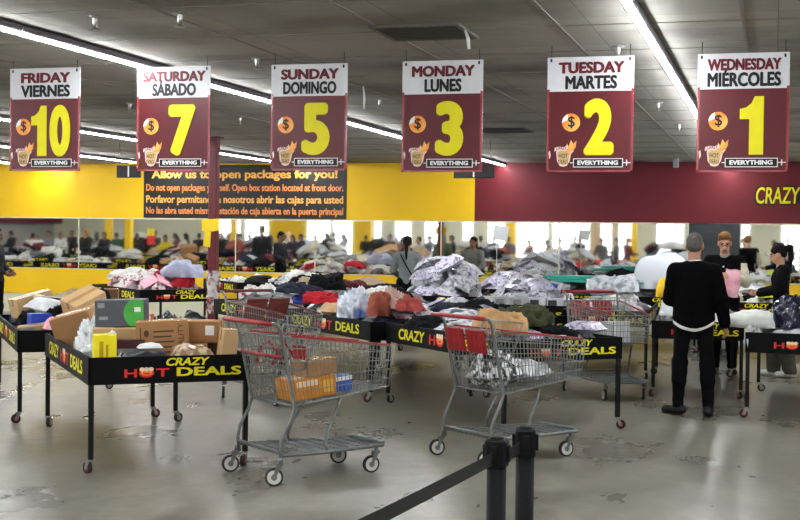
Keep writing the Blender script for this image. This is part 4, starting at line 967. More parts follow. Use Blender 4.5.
# ------------------------------------------------------------------ goods
def pillow(w, d, h, seed, nx=14, ny=11, crumple=.16, flat=.35, seam=True):
    """soft package: two crumpled skins meeting in a flat seam"""
    r = np.random.default_rng(seed); ph = r.uniform(0, 6.28, 8); fr = r.uniform(2.2, 6.5, 8); dr = r.uniform(0, 6.28, 4)
    V = []; F = []; sm = .09 if seam else 0.0
    for sgn in (1, -1):
        for i in range(nx+1):
            for j in range(ny+1):
                u = 2*i/nx-1; v = 2*j/ny-1
                uu = min(1, abs(u)/(1-sm)); vv = min(1, abs(v)/(1-sm*w/d if sm*w/d < .4 else .7))
                t = max(0, (1-uu**4.5)*(1-vv**4.5))**.5
                wr = sum(math.sin(fr[k]*(u*math.cos(dr[k])*1.6+v*math.sin(dr[k])*1.6)+ph[k]) for k in range(4))/4
                wr2 = abs(math.sin(fr[5]*1.6*(u+v*.6)+ph[5]+wr*1.7))-.5
                x = u*w/2*(1+.025*math.sin(5*v+ph[6])); y = v*d/2*(1+.03*math.sin(4*u+ph[7]))
                if sgn > 0: z = flat*h+t*h*(1-flat)*(1+crumple*wr*1.5)+crumple*h*.55*wr2*(t > .05)+crumple*.2*h*wr
                else: z = flat*h*(1-t)+.002
                V.append((x, y, z))
    n1 = (nx+1)*(ny+1)
    for s in (0, 1):
        for i in range(nx):
            for j in range(ny):
                a = s*n1+i*(ny+1)+j; q = (a, a+ny+1, a+ny+2, a+1); F.append(q if s == 0 else q[::-1])
    def ring():
        o = [(i, 0) for i in range(nx)]+[(nx, j) for j in range(ny)]+[(i, ny) for i in range(nx, 0, -1)]+[(0, j) for j in range(ny, 0, -1)]
        return [i*(ny+1)+j for i, j in o]
    rg = ring()
    for k in range(len(rg)):
        a, b_ = rg[k], rg[(k+1) % len(rg)]; F.append((b_, a, a+n1, b_+n1))
    mb = MB(); mb.add(V, F, 0, None, True); return mb
def lump(w, d, h, seed, n=40, m=18, rough=.24, fold=.15):
    """crumpled cloth or plastic heap, flat underneath"""
    import mathutils.noise as mn
    off = (seed*13.37) % 97; V = []; F = []
    for i in range(m+1):
        th = PI*i/m
        for k in range(n):
            a = 2*PI*k/n
            s = max(0.0, math.sin(th))**.8
            ct = math.cos(th); ca, sa3 = math.cos(a), math.sin(a)
            q = Vector((s*ca*1.5, s*sa3*1.5, ct*.9))+Vector((off, off*.7, off*.3))
            f = 1+rough*1.9*mn.noise(q*.9)+rough*.5*mn.noise(q*2.1)
            rd = 1-abs(mn.noise(q*1.9+Vector((7, 1, 3))))*2.2; rd2 = 1-abs(mn.noise(q*4.3+Vector((2, 9, 4))))*2.2
            f += fold*(1.5*(rd-.5)+.8*(rd2-.5))*(1 if ct > -.2 else .3)
            x = w/2*f*s*ca; y = d/2*f*s*sa3; t_ = max(ct, 0)**.62
            z = h*t_*(.80+.45*min(1, rough/.2)*mn.noise(q*.8+Vector((5, 5, 5)))+fold*(1.9*(rd-.4)+1.1*(rd2-.4)))
            V.append((x, y, max(z, 0)+h*.001))
    for i in range(m):
        for k in range(n): F.append((i*n+k, (i+1)*n+k, (i+1)*n+(k+1) % n, i*n+(k+1) % n))
    mb = MB(); mb.add(V, F, 0, None, True); return mb
def carton_mesh(w, d, h, mats, name='carton', bev=.006):
    mb = MB(); mb.box((-w/2, -d/2, 0), (w/2, d/2, h), 0, None, bev); return mb.mesh(name, mats)
GM = {}
for k, (w, d, h) in enumerate([(.36, .28, .085), (.30, .24, .07), (.42, .30, .11), (.26, .2, .055), (.38, .24, .07)]): GM['pack%d' % k] = pillow(w, d, h, 100+k).mesh('wrapped_pack', [paper])
for k, (w, d, h) in enumerate([(.42, .30, .11), (.32, .24, .10), (.48, .30, .13), (.36, .2, .09), (.54, .26, .10), (.3, .3, .13), (.44, .22, .08), (.36, .28, .12)]): GM['cloth%d' % k] = lump(w, d, h, 200+k).mesh('cloth_heap', [paper])
for k, (w, d, h) in enumerate([(.34, .26, .06), (.40, .28, .08)]): GM['fold%d' % k] = pillow(w, d, h, 300+k, crumple=.1, flat=.6, seam=False).mesh('folded_cloth', [paper])
for k, (w, d, h) in enumerate([(.3, .2, .12), (.22, .16, .09), (.36, .14, .1), (.16, .12, .16), (.4, .3, .06)]): GM['box%d' % k] = carton_mesh(w, d, h, [paper], 'retail_box')
for k, (w, d, h) in enumerate([(.38, .28, .2), (.3, .24, .16), (.44, .3, .14), (.24, .2, .12)]): GM['carton%d' % k] = carton_mesh(w, d, h, [card], 'carton')
DIM = {}
for k_, me in GM.items():
    c = np.array([v.co[:] for v in me.vertices]); DIM[k_] = c.max(0)-c.min(0)
def box_face_mesh(w, d, h):
    mb = MB(); e = .0012
    mb.box((-w*.42, -d/2-e, h*.18), (w*.1, -d/2+.001, h*.82)); mb.box((-w*.3, -d*.3, h-.001), (w*.34, d*.25, h+e)); mb.box((w/2-.001, -d*.3, h*.2), (w/2+e, d*.3, h*.75)); return mb.mesh('printed_panel', [paper])
def tape_mesh(w, d, h):
    mb = MB(); e = .001; t = .024
    mb.box((-w/2-e, -t, h-.001), (w/2+e, t, h+e)); mb.box((-w/2-e, -t, h*.62), (-w/2+.001, t, h)); mb.box((w/2-.001, -t, h*.62), (w/2+e, t, h))
    return mb.mesh('packing_tape', [tape_mat])
EXTRA = {}
for k_ in GM:
    w, d, h = DIM[k_]
    if k_.startswith('box'): EXTRA[k_] = ('printed_panel', box_face_mesh(w, d, h))
    if k_.startswith('carton'): EXTRA[k_] = ('packing_tape', tape_mesh(w, d, h))
    if k_.startswith('pack'):
        mb = MB(); mb.add([(-w*.2, -d*.16, h*1.16), (w*.1, -d*.2, h*1.17), (w*.12, d*.1, h*1.19), (-w*.18, d*.12, h*1.2)], [(0, 1, 2, 3)]); EXTRA[k_] = None
film = dict(rough=.28, coat=.35, rand=.22, bump=.35)
C = {
 'grey printed': mat('pack_grey_print', (196, 194, 202), rgb2=(78, 76, 86), scale=24, ramp=(.48, .62), **film),
 'pale grey': mat('pack_pale_grey', (202, 202, 208), rgb2=(138, 138, 148), scale=20, ramp=(.48, .62), **film),
 'lavender grey': mat('pack_lavender', (196, 190, 208), rgb2=(104, 98, 120), scale=26, ramp=(.50, .64), **film),
 'silver': mat('pack_silver', (150, 152, 156), rgb2=(205, 206, 210), scale=11, **film),
 'dark grey': mat('pack_dark_grey', (96, 96, 104), rgb2=(56, 56, 62), scale=6, **film),
 'white': mat('pack_white', (214, 214, 216), rgb2=(190, 190, 196), scale=5, **film),
 'black': mat('cloth_black', (22, 22, 25), .9, var=.25, scale=9, bump=.3, rand=.2, spec=.25),
 'navy': mat('cloth_navy', (30, 34, 54), .9, var=.2, scale=9, bump=.3, rand=.2),
 'bright red': mat('cloth_red', (168, 26, 40), .85, var=.15, scale=9, bump=.3, rand=.15),
 'maroon': mat('cloth_maroon', (92, 26, 34), .85, var=.15, scale=9, bump=.3, rand=.15),
 'rust': mat('cloth_rust', (146, 78, 60), .85, var=.12, scale=9, bump=.3, rand=.1),
 'pink': mat('cloth_pink', (214, 160, 172), .85, var=.1, scale=9, bump=.3, rand=.1),
 'cream': mat('cloth_cream', (208, 200, 176), .85, var=.1, scale=9, bump=.3, rand=.12),
 'beige': mat('cloth_beige', (176, 156, 128), .85, var=.12, scale=9, bump=.3, rand=.15),
 'olive': mat('cloth_olive', (66, 68, 42), .85, var=.15, scale=9, bump=.3, rand=.12),
 'teal': mat('pack_teal', (54, 176, 156), .35, var=.1, scale=6, coat=.3, rand=.12),
 'blue': mat('cloth_blue', (52, 70, 150), .7, var=.15, scale=9, rand=.12),
 'purple': mat('cloth_purple', (58, 36, 80), .85, var=.15, scale=9, rand=.1),
 'grey': mat('cloth_grey', (128, 128, 130), .85, var=.12, scale=9, bump=.3, rand=.2),
 'off-white': mat('cloth_white', (216, 214, 208), .85, var=.05, scale=9, bump=.3, rand=.08),
 'striped grey': mat('cloth_mixed', (190, 188, 190), .8, rgb2=(84, 80, 96), scale=14, ramp=(.48, .54), bump=.3, rand=.15),
 'floral': mat('cloth_floral', (214, 208, 206), .8, rgb2=(150, 60, 80), scale=13, ramp=(.52, .6), bump=.3, rand=.1),
 'green': mat('cloth_green', (60, 110, 84), .8, var=.15, rand=.12), 'yellow': mat('cloth_yellow', (228, 190, 30), .7, var=.08, rand=.08), 'orange': mat('cloth_orange', (214, 104, 48), .7, var=.1, rand=.1),
 'brown': card, 'dark brown': card_dark, 'tan': card_pale,
}
pr_dark = mat('print_dark', (62, 60, 66), .5); pr_blue = mat('print_blue', (60, 84, 150), .5); pr_grey = mat('print_grey', (140, 140, 144), .5); pr_red = mat('print_red', (150, 50, 54), .5)
NOUN = dict(pack=('wrapped_package', 'plastic-wrapped package', 'package'), cloth=('crumpled_garment', 'crumpled garment', 'garment'), fold=('folded_garment', 'folded garment', 'garment'), box=('retail_box', 'retail box', 'box'), carton=('cardboard_carton', 'cardboard carton', 'carton'))
def place(key, colour, label, loc, rot, group=None, cat=None, name=None, panel=None, scale=1.0):
    kind = key.rstrip('0123456789'); nm, noun, ct = NOUN[kind]
    if kind == 'pack' and colour in ('white', 'silver'): nm = 'poly_mailer'
    if kind == 'cloth' and colour in ('off-white', 'grey', 'striped grey', 'cream', 'floral'): nm = 'loose_garment'
    o = bpy.data.objects.new(name or nm, GM[key]); COL.objects.link(o); o.location = loc
    if isinstance(rot, (int, float)): o.rotation_euler = (0, 0, rot)
    else: o.rotation_euler = rot
    if not isinstance(scale, (int, float)): o.scale = scale
    elif scale != 1: o.scale = (scale,)*3
    o.material_slots[0].link = 'OBJECT'; o.material_slots[0].material = C[colour]
    tag(o, label, cat or ct, group)
    ex = EXTRA.get(key)
    if ex:
        c = bpy.data.objects.new(ex[0], ex[1]); COL.objects.link(c); c.parent = o
        if kind == 'box': c.material_slots[0].link = 'OBJECT'; c.material_slots[0].material = panel or random.choice([pr_dark, pr_blue, pr_grey, pr_grey, pr_red])
    return o
WHERE = {}
def heap(tk, n, hmax, mix, desc, seed, edge=.10, sc=1.0, tiltmax=32, zones=True, jit=.08):
    """drop n goods one by one on the table's height map"""
    T_ = TABLES[tk]; rnd = random.Random(seed); H = T_['h']; w, l, M = T_['w'], T_['l'], T_['M']; ang = M.to_euler().z
    gy, gx = np.mgrid[0:H.shape[0], 0:H.shape[1]]*.03
    for i in range(n):
        key, colour = rnd.choices([m_[0] for m_ in mix], [m_[1] for m_ in mix])[0].split('|')
        if key[-1] not in '0123456789': key = rnd.choice([k for k in GM if k.rstrip('0123456789') == key])
        dx, dy, dz = DIM[key]*sc*1.0; s_ = rnd.uniform(.85, 1.2)*sc; dx, dy, dz = DIM[key]*s_
        best = None
        for c in range(14):
            a = rnd.uniform(0, PI) if not key.startswith('box') else rnd.choice([0, PI/2])+rnd.gauss(0, .2)
            ca, sa2 = math.cos(a), math.sin(a); ex = (abs(dx*ca)+abs(dy*sa2))/2; ey = (abs(dx*sa2)+abs(dy*ca))/2
            mx = ex+.035; my = ey+.035
            if mx > w/2-.005 or my > l/2-.005: continue
            lx = rnd.uniform(mx, w-mx) if w-mx > mx else w/2; ly = rnd.uniform(my, l-my)
            qx = (gx-lx)*ca+(gy-ly)*sa2; qy = -(gx-lx)*sa2+(gy-ly)*ca
            msk = (np.abs(qx) < dx*.42) & (np.abs(qy) < dy*.42)
            if msk.sum() < 4: continue
            h0 = np.percentile(H[msk], 70); allow = DECK+hmax*(1-abs(2*lx/w-1)**3*.75)*(1-abs(2*ly/l-1)**4*.7)
            sc_ = allow-h0
            if H[msk].max() > 3: sc_ -= 10
            if best is None or sc_ > best[0]: best = (sc_, lx, ly, a, msk, h0, qx, qy)
        if best is None or best[0] < -1: continue
        _, lx, ly, a, msk, h0, qx, qy = best
        if key[:3] not in ('box',):
            A = np.c_[qx[msk], qy[msk], np.ones(msk.sum())]; co = np.linalg.lstsq(A, H[msk], rcond=None)[0]
            lim = math.tan(R(tiltmax)); gx_, gy_ = np.clip(co[:2], -lim, lim); h0 = co[2]
        else: gx_ = gy_ = 0
        gx_ += rnd.gauss(0, jit); gy_ += rnd.gauss(0, jit); nrm = Vector((-gx_, -gy_, 1)).normalized(); q = Vector((0, 0, 1)).rotation_difference(nrm)
        rotm = Matrix.Rotation(a+ang, 4, 'Z') @ q.to_matrix().to_4x4()
        p = M @ Vector((lx, ly, 0)); p.z = max(h0-.006, DECK+.001)
        fill = {'box': 1.0, 'carton': 1.0}.get(key.rstrip('0123456789'), .82)
        el = 1-np.clip((np.abs(qx)/(dx*.5))**3, 0, 1)*.6
        m2 = (np.abs(qx) < dx*.48) & (np.abs(qy) < dy*.48)
        H[m2] = np.maximum(H[m2], (h0+gx_*qx+gy_*qy+dz*fill*el)[m2])
        fy = 'front' if ly < l*.33 else ('middle' if ly < l*.67 else 'far end'); fxn = 'left side' if lx < w*.36 else ('centre' if lx < w*.64 else 'right side')
        kind = key.rstrip('0123456789')
        big = ' large' if s_ > 1.1*sc else (' small' if s_ < .93*sc else '')
        lab = '%s %s%s' % (colour, NOUN[kind][1], (' %s %s, %s' % (desc, fy, fxn) if zones else ' '+desc))
        lab = (big.strip()+' '+lab).strip()
        o = place(key, colour, lab, p, rotm.to_euler(), '%s %ss %s' % (colour, NOUN[kind][1], desc) if not zones else '%s, %s %s' % (lab.split(' on ')[0]+'s', fy, fxn), scale=s_)
GREYS = [('pack|grey printed', 5), ('pack|pale grey', 4), ('pack|lavender grey', 4), ('pack|silver', 3), ('pack|dark grey', 1.5), ('pack|white', 2), ('box|white', .8), ('cloth|grey', .6), ('cloth|black', .4)]
CLOTHES = [('cloth|black', 4), ('cloth|navy', 3), ('cloth|maroon', 1.0), ('cloth|bright red', .35), ('cloth|off-white', 3), ('cloth|grey', 2.4), ('cloth|striped grey', 3), ('cloth|floral', 1.4), ('fold|pink', .8), ('pack|white', 1.6), ('cloth|beige', 1), ('cloth|rust', .7), ('pack|pale grey', 1.5)]
MIXED = [('carton|brown', 2), ('carton|tan', 1.4), ('pack|white', 3), ('cloth|black', 2), ('cloth|off-white', 2), ('box|white', 2), ('box|cream', 1.2), ('pack|pale grey', 1.5), ('cloth|beige', 1), ('fold|pink', .6), ('box|tan', 1), ('cloth|purple', .4), ('box0|blue', .5)]
PALE = [('cloth|off-white', 4), ('pack|white', 4), ('fold|cream', 2), ('cloth|cream', 2), ('fold|grey', 1), ('cloth|black', .8), ('pack|pale grey', 2), ('box|white', 1.5), ('cloth|navy', .5)]

# ---- near-left carton table (hand placed)
TA = TABLES['A']; MA = TA['M']; aA = MA.to_euler().z
def block(tk, lx, ly, dx, dy, a=0, top=9.0):
    T_ = TABLES[tk]; gy, gx = np.mgrid[0:T_['h'].shape[0], 0:T_['h'].shape[1]]*.03
    qx = (gx-lx)*math.cos(a)+(gy-ly)*math.sin(a); qy = -(gx-lx)*math.sin(a)+(gy-ly)*math.cos(a)
    T_['h'][(np.abs(qx) < dx/2) & (np.abs(qy) < dy/2)] = top
def carton(label, tk, lx, ly, z, a, w, d, h, m, tape=True, prints=None, tilt=(0, 0), name='cardboard_carton', cat='carton', blk=True):
    T_ = TABLES[tk]; p = T_['M'] @ Vector((lx, ly, 0)); p.z = z
    mb = MB(); mb.box((-w/2, -d/2, 0), (w/2, d/2, h), 0, None, .006)
    o = mb.build(name, [m], None, p); o.rotation_euler = (tilt[0], tilt[1], a+T_['M'].to_euler().z); tag(o, label, cat)
    if tape: c = bpy.data.objects.new('packing_tape', tape_mesh(w, d, h)); COL.objects.link(c); c.parent = o
    if prints: prints(o, w, d, h)
    if blk: block(tk, lx, ly, w, d, a)
    return o
brown_print = mat('carton_print', (92, 64, 44), .8)
def quality(o, w, d, h):
    M = frame3((-w/2, -d/2, 0), (1, 0, 0), (0, 0, 1)); mb = MB()
    Mr = frame3((-w/2+w*.93, -d/2, h*.08), (0, 0, 1), (-1, 0, 0))
    mb.text('QUALITY', 0, 0, h*.84, w*.13, .0015, 0, Mr, .01)
    for q in range(5): mb.box((w*.33-w/2, -d/2-.0012, h*(.2+.13*q)), (w*(.72-.05*(q % 2))-w/2, -d/2+.001, h*(.24+.13*q)))
    mb.box((w*.08-w/2, -d/2-.0012, h*.12), (w*.1-w/2, -d/2+.001, h*.85)); mb.disc((w*.2, h*.7), w*.05, h*.09, .0015, 0, M, 12)
    mb.build('printed_lettering', brown_print, o)
def green_circle(o, w, d, h):
    M = frame3((-w/2, -d/2, 0), (1, 0, 0), (0, 0, 1)); mb = MB()
    cx = w*1.0; cy = h*.5; r = h*.66
    pts = [(min(w-.003, cx+1.15*r*math.cos(a)), min(h-.004, max(.004, cy+r*math.sin(a)))) for a in np.linspace(PI/2, 3*PI/2, 24)]
    mb.poly(pts+[(w-.003, .004), (w-.003, h-.004)], .0012, 0, M); mb.build('printed_green_circle', [mat('print_green', (76, 168, 74), .45)], o); mb = MB()
    mb.box((w*.80-w/2, -d/2-.0028, h*.55), (w*.93-w/2, -d/2-.001, h*.72)); mb.build('printed_white_mark', white_ink, o)
    for a_, b_, c_, e_ in ((.06, .2, .72, .9), (.08, .26, .28, .4)):
        mb = MB(); mb.box((w*a_-w/2, -d/2-.0015, h*c_), (w*b_-w/2, -d/2+.001, h*e_)); mb.build('printed_mark', mat('print_silver', (140, 142, 140), .4), o)
def blue_side(o, w, d, h):
    mb = MB(); mb.box((w/2-.001, -d/2+.004, .004), (w/2+.0015, d/2-.004, h-.004), 0); mb.box((-w*.3, -d/2-.0015, h*.2), (-w*.12, -d/2+.001, h*.8), 1); mb.box((w*.0, -d/2-.0015, h*.3), (w*.1, -d/2+.001, h*.7), 1)
    mb.build('printed_panel', [mat('print_navy', (34, 46, 110), .4), mat('print_ochre', (190, 160, 10), .5)], o)
def maroon_print(o, w, d, h):
    mb = MB(); mb.box((-w*.3, -d/2-.0015, h*.4), (w*.34, -d/2+.001, h*.62)); mb.build('printed_panel', pr_grey, o)
yel_box = mat('yellow_carton', (238, 222, 18), .4, var=.05); grey_box = mat('slate_carton', (84, 86, 92), .5, var=.06); maroon_box = mat('maroon_carton', (72, 22, 34), .35, var=.15)
z0 = DECK
carton('bright yellow retail box with a blue side, at a corner of the carton table', 'A', .135, .12, z0, .0, .16, .14, .235, yel_box, False, blue_side, name='retail_box', cat='box')
carton('brown carton printed QUALITY up its side, standing on the nearest left table', 'A', .66, .50, z0, R(-14), .40, .24, .31, card, True, quality, tilt=(0, R(-3)))
carton('plain brown long carton under the slate and green box', 'A', .40, .88, z0, R(-12), .44, .30, .232, card_pale)
carton('slate grey box with a large green circle, topmost on the left table', 'A', .42, .95, z0+.235, R(-20), .39, .25, .215, grey_box, False, green_circle, name='retail_box', cat='box', blk=False, tilt=(0, R(-2)))
carton('dark maroon box lying in front of the long brown carton', 'A', .36, .42, z0, R(-8), .26, .14, .17, maroon_box, False, maroon_print, name='retail_box', cat='box')
carton('plain brown carton with a torn white label, back right of the QUALITY carton', 'A', 1.00, .62, z0+.125, R(-26), .29, .23, .17, card, True, lambda o, w, d, h: (lambda mb: (mb.box((w*.14, -d/2-.0015, h*.35), (w*.38, -d/2+.001, h*.8)), mb.build('torn_label', paper, o)))(MB()), blk=False)
carton('small brown carton at the front, left one under the labelled carton', 'A', .92, .47, z0, R(-18), .15, .13, .125, card)
carton('flat dark brown carton stacked beneath the labelled carton', 'A', 1.0, .72, z0, R(-20), .33, .22, .12, card_dark)
carton('brown carton standing on end at the front right corner of the near left table', 'A', 1.10, .30, z0, R(-5), .12, .22, .25, card_pale, tilt=(0, R(7)))
carton('brown open-topped carton tipped over at the far end of the carton table', 'A', .24, 1.74, z0+.03, R(-32), .36, .26, .29, card, tilt=(R(10), R(-16)))
carton('thin orange box showing behind the white plastic bag', 'A', .62, 1.45, z0, R(-30), .26, .2, .30, mat('orange_carton', (226, 92, 48), .5), False, name='retail_box', cat='box')
def soft(label, tk, lx, ly, z, a, w, d, h, colour, seed, kind='lump', name='crumpled_garment', cat='garment', blk=True, rough=.24, fold=.15):
    p = TABLES[tk]['M'] @ Vector((lx, ly, 0)); p.z = z
    mb = lump(w, d, h, seed, 56, 26, rough, fold) if kind == 'lump' else pillow(w, d, h, seed, 18, 14)
    o = mb.build(name, C[colour] if isinstance(colour, str) else colour, None, p); o.rotation_euler = (0, 0, a+TABLES[tk]['M'].to_euler().z); tag(o, label, cat)
    if blk: block(tk, lx, ly, w*.85, d*.85, a)
    return o
white_film = mat('white_plastic_bag', (206, 208, 208), .25, var=.08, scale=14, bump=.5, coat=.5)
clear_film = mat('cloudy_plastic', (168, 172, 174), .18, rgb2=(214, 216, 216), scale=18, bump=.6, coat=.6)
dark_film = mat('dark_plastic_bag', (34, 40, 42), .2, var=.3, scale=16, bump=.5, coat=.6)
soft('large crumpled white plastic bag beside the slate and green box', 'A', .50, 1.30, z0, .3, .42, .36, .33, white_film, 11, name='plastic_bag', cat='bag', fold=.16)
soft('white plastic bag spilling beside the tipped carton on the nearest table', 'A', .21, 1.12, z0, .2, .27, .34, .30, white_film, 19, name='plastic_bag', cat='bag', fold=.16)
soft('smaller white plastic bag behind the bright yellow box', 'A', .22, .50, z0, .9, .26, .36, .19, white_film, 12, name='plastic_bag', cat='bag', fold=.16)
soft('dark grey flat bagged item next to the yellow box', 'A', .44, .14, z0, .1, .38, .2, .10, C['dark grey'], 13, 'pillow', 'wrapped_package', 'package')
soft('clear bag of beige goods in front of the QUALITY carton', 'A', .80, .17, z0, .0, .32, .24, .13, mat('beige_clear_pack', (206, 186, 160), .25, rgb2=(150, 120, 96), scale=16, coat=.5, bump=.4), 14, 'pillow', 'wrapped_package', 'package')
soft('shiny dark green-black plastic bag behind the QUALITY carton', 'A', .92, 1.10, z0, .5, .46, .36, .31, dark_film, 15, name='plastic_bag', cat='bag')
soft('white paper envelope leaning on the QUALITY carton', 'A', .50, .26, z0+.10, -.1, .19, .13, .05, paper, 16, 'pillow', 'paper_envelope', 'envelope', blk=False)
heap('A', 34, .26, [('cloth|black', 1), ('pack|white', 2), ('carton3|tan', 2), ('pack|pale grey', 1), ('box1|white', 1), ('carton1|dark brown', 1)], 'on the nearest carton table', 3, sc=.68)
# ---- left edge table
carton('dark open carton standing behind the black garments on the left edge table', 'B', .95, 1.35, DECK+.10, R(-12), .36, .26, .30, card_dark)
carton('long brown carton lid sloping at the far left of the left edge table', 'B', .30, 1.55, DECK+.14, R(20), .40, .22, .20, card_pale, tilt=(0, R(-14)))
soft('black garment draped over the dark carton on the left edge table', 'B', .82, 1.0, DECK+.08, .4, .46, .4, .30, 'black', 21)
soft('black rounded bag in the middle of the left edge table', 'B', .48, .72, DECK+.05, .2, .34, .26, .22, 'black', 22, rough=.1, name='soft_bag', cat='bag')
soft('pale pink wrapped garment at the front of the left edge table', 'B', .42, .17, DECK+.02, .2, .34, .26, .16, 'pink', 23, 'pillow', 'folded_garment')
carton('small bright blue box among white packs on the left edge table', 'B', .25, .55, DECK+.06, .2, .2, .14, .14, mat('blue_carton', (36, 70, 170), .4), False, name='retail_box', cat='box')
soft('dark purple garment beside the black ones on the left edge table', 'B', 1.02, .75, DECK+.05, .6, .26, .24, .22, 'purple', 24)
heap('B', 46, .34, MIXED, 'on the left edge table', 4, sc=.85)
# ---- the clothes row behind the near trolleys
def ray_hit(px, py, wd):
    d = ray(px, py)
    for t in np.arange(7.5, 25, .02):
        P = Vector((0, 0, CAM_H))+d*(t/d.y)
        if P.z < DECK: break
        for tk, T_ in TABLES.items():
            if tk[0] == 'R': continue
            q = T_['Mi'] @ P
            if 0 < q.x < T_['w'] and 0 < q.y < T_['l']:
                hh = T_['h0'][int(q.y/.03), int(q.x/.03)]
                if hh < 3 and hh >= P.z: return P, tk
    return None, None
for T_ in TABLES.values(): T_['Mi'] = T_['M'].inverted(); T_['h0'] = T_['h']
def settle():
    for T_ in TABLES.values(): T_['h0'] = np.where(T_['h'] > 3, DECK, T_['h'])
def soft_px(label, px, py, z, w, d, h, colour, seed, a=0., kind='lump', name='crumpled_garment', cat='garment', tk=None, **kw):
    """px, py: where the middle of its underside lies"""
    p = None
    for dy in range(0, 22, 2):
        if p is None: p, tk = ray_hit(px, py+dy, (w, d))
    if p is None: p = at(px, py, z); print('NOHIT', label)
    else:
        q = TABLES[tk]['M'].inverted() @ p; T_ = TABLES[tk]; m_ = min(w, d)*.5+.02
        q = Vector((min(max(q.x, min(m_, T_['w']/2)), max(T_['w']-m_, T_['w']/2)), min(max(q.y, m_), T_['l']-m_), p.z))
        p = T_['M'] @ q; i0, j0 = int(q.y/.03), int(q.x/.03); r_ = max(2, int(m_/.03*.6))
        Hs = T_['h'][max(0, i0-r_):i0+r_+1, max(0, j0-r_):j0+r_+1]; Hs = Hs[Hs < 3]
        p.z = float(np.percentile(Hs, 55))-.01 if len(Hs) else DECK; p.z = max(p.z, DECK+.002)
        gy, gx = np.mgrid[0:T_['h'].shape[0], 0:T_['h'].shape[1]]*.03; e_ = ((gx-q.x)/(w*.45))**2+((gy-q.y)/(d*.45))**2
        T_['h'][e_ < 1] = np.maximum(T_['h'][e_ < 1], np.minimum(p.z+h*.35, T_['h0'][e_ < 1]+.12))
    mb = lump(w, d, h, seed, 56, 26, kw.get('rough', .24), kw.get('fold', .15)) if kind == 'lump' else pillow(w, d, h, seed, 18, 14)
    o = mb.build(name, C[colour] if isinstance(colour, str) else colour, None, p, a); tag(o, label, cat); return o
print_blue_bag = mat('blue_print_bag', (208, 212, 222), .25, rgb2=(110, 140, 206), scale=5, ramp=(.52, .62), coat=.4, bump=.4)
for tk, n, hm, s in (('D', 30, .30, 31), ('E', 34, .32, 32), ('N', 30, .42, 33), ('O', 30, .38, 34)):
    heap(tk, n, hm, CLOTHES if tk in 'DEO' else CLOTHES[:4]+GREYS[:5]+[('cloth|olive', .6)], 'on the %s' % {'D': 'nearer clothes table', 'E': 'farther clothes table', 'N': 'second-row package table', 'O': 'second-row clothes table'}[tk], s)
settle()
soft_px('white plastic bag with blue print at the end of the clothes table', 353, 322, .95, .34, .3, .30, print_blue_bag, 41, .3, name='plastic_bag', cat='bag', fold=.16)
soft_px('rust brown garment standing in a peak on the clothes heap', 379, 315, 1.0, .27, .25, .32, 'rust', 42, .2, fold=.08, rough=.15)
soft_px('pinkish beige garment leaning right of the rust peak', 394, 312, 1.02, .26, .24, .20, mat('cloth_blush', (190, 160, 152), .85, bump=.3), 43)
soft_px('salmon red flattened garment right of the rust peak', 406, 313, 1.0, .48, .3, .16, mat('cloth_salmon', (168, 78, 72), .85, bump=.3), 44, -.5)
soft_px('bright red hat-like garment on the clothes heap', 321, 305, 1.03, .40, .30, .14, 'bright red', 45, .2)
soft_px('royal blue garment left of the bright red one', 299, 304, 1.0, .2, .2, .12, 'blue', 46)
soft_px('small tan box-shaped bundle below the bright red garment', 331, 316, .98, .28, .2, .14, 'tan', 47, -.6, 'pillow', 'wrapped_package', 'package')
soft_px('big navy black garment spread across the back of the clothes row', 298, 294, 1.12, .8, .4, .13, 'navy', 48, -.7)
soft_px('dark garment with a pale patch, highest in the clothes row', 326, 287, 1.2, .55, .4, .22, 'black', 49, -.4)
soft_px('grey shiny pack resting over the navy garment', 331, 286, 1.28, .22, .22, .13, 'silver', 50, .3)
soft_px('maroon and cream striped garment right of the dark one', 352, 287, 1.12, .6, .3, .1, 'maroon', 51, -.6)
# ---- table behind the middle trolley
heap('F', 44, .16, GREYS+[('cloth|black', 1), ('pack|white', 2)], 'on the table behind the middle trolley', 6)
settle()
soft_px('black folded garment at the far end of the middle table', 421, 329, .96, .5, .3, .12, 'black', 61, -.6)
soft_px('tan paper sack behind the red flaps of the middle trolley', 499, 332, .93, .52, .42, .26, mat('tan_paper_sack', (186, 148, 100), .7, bump=.3, scale=8), 62, -.5, name='paper_sack', cat='sack', rough=.15, fold=.06)
soft_px('olive green garment spread behind the tan paper sack', 526, 328, .95, .6, .45, .22, 'olive', 63, -.5)
soft_px('dark plastic-wrapped roll sticking out beside the olive garment', 552, 338, .93, .5, .2, .12, C['black'], 64, -.6)
soft_px('pale lilac flat pack at the front of the middle table', 590, 342, .90, .36, .3, .1, 'lavender grey', 65, -.3, 'pillow', 'wrapped_package', 'package')
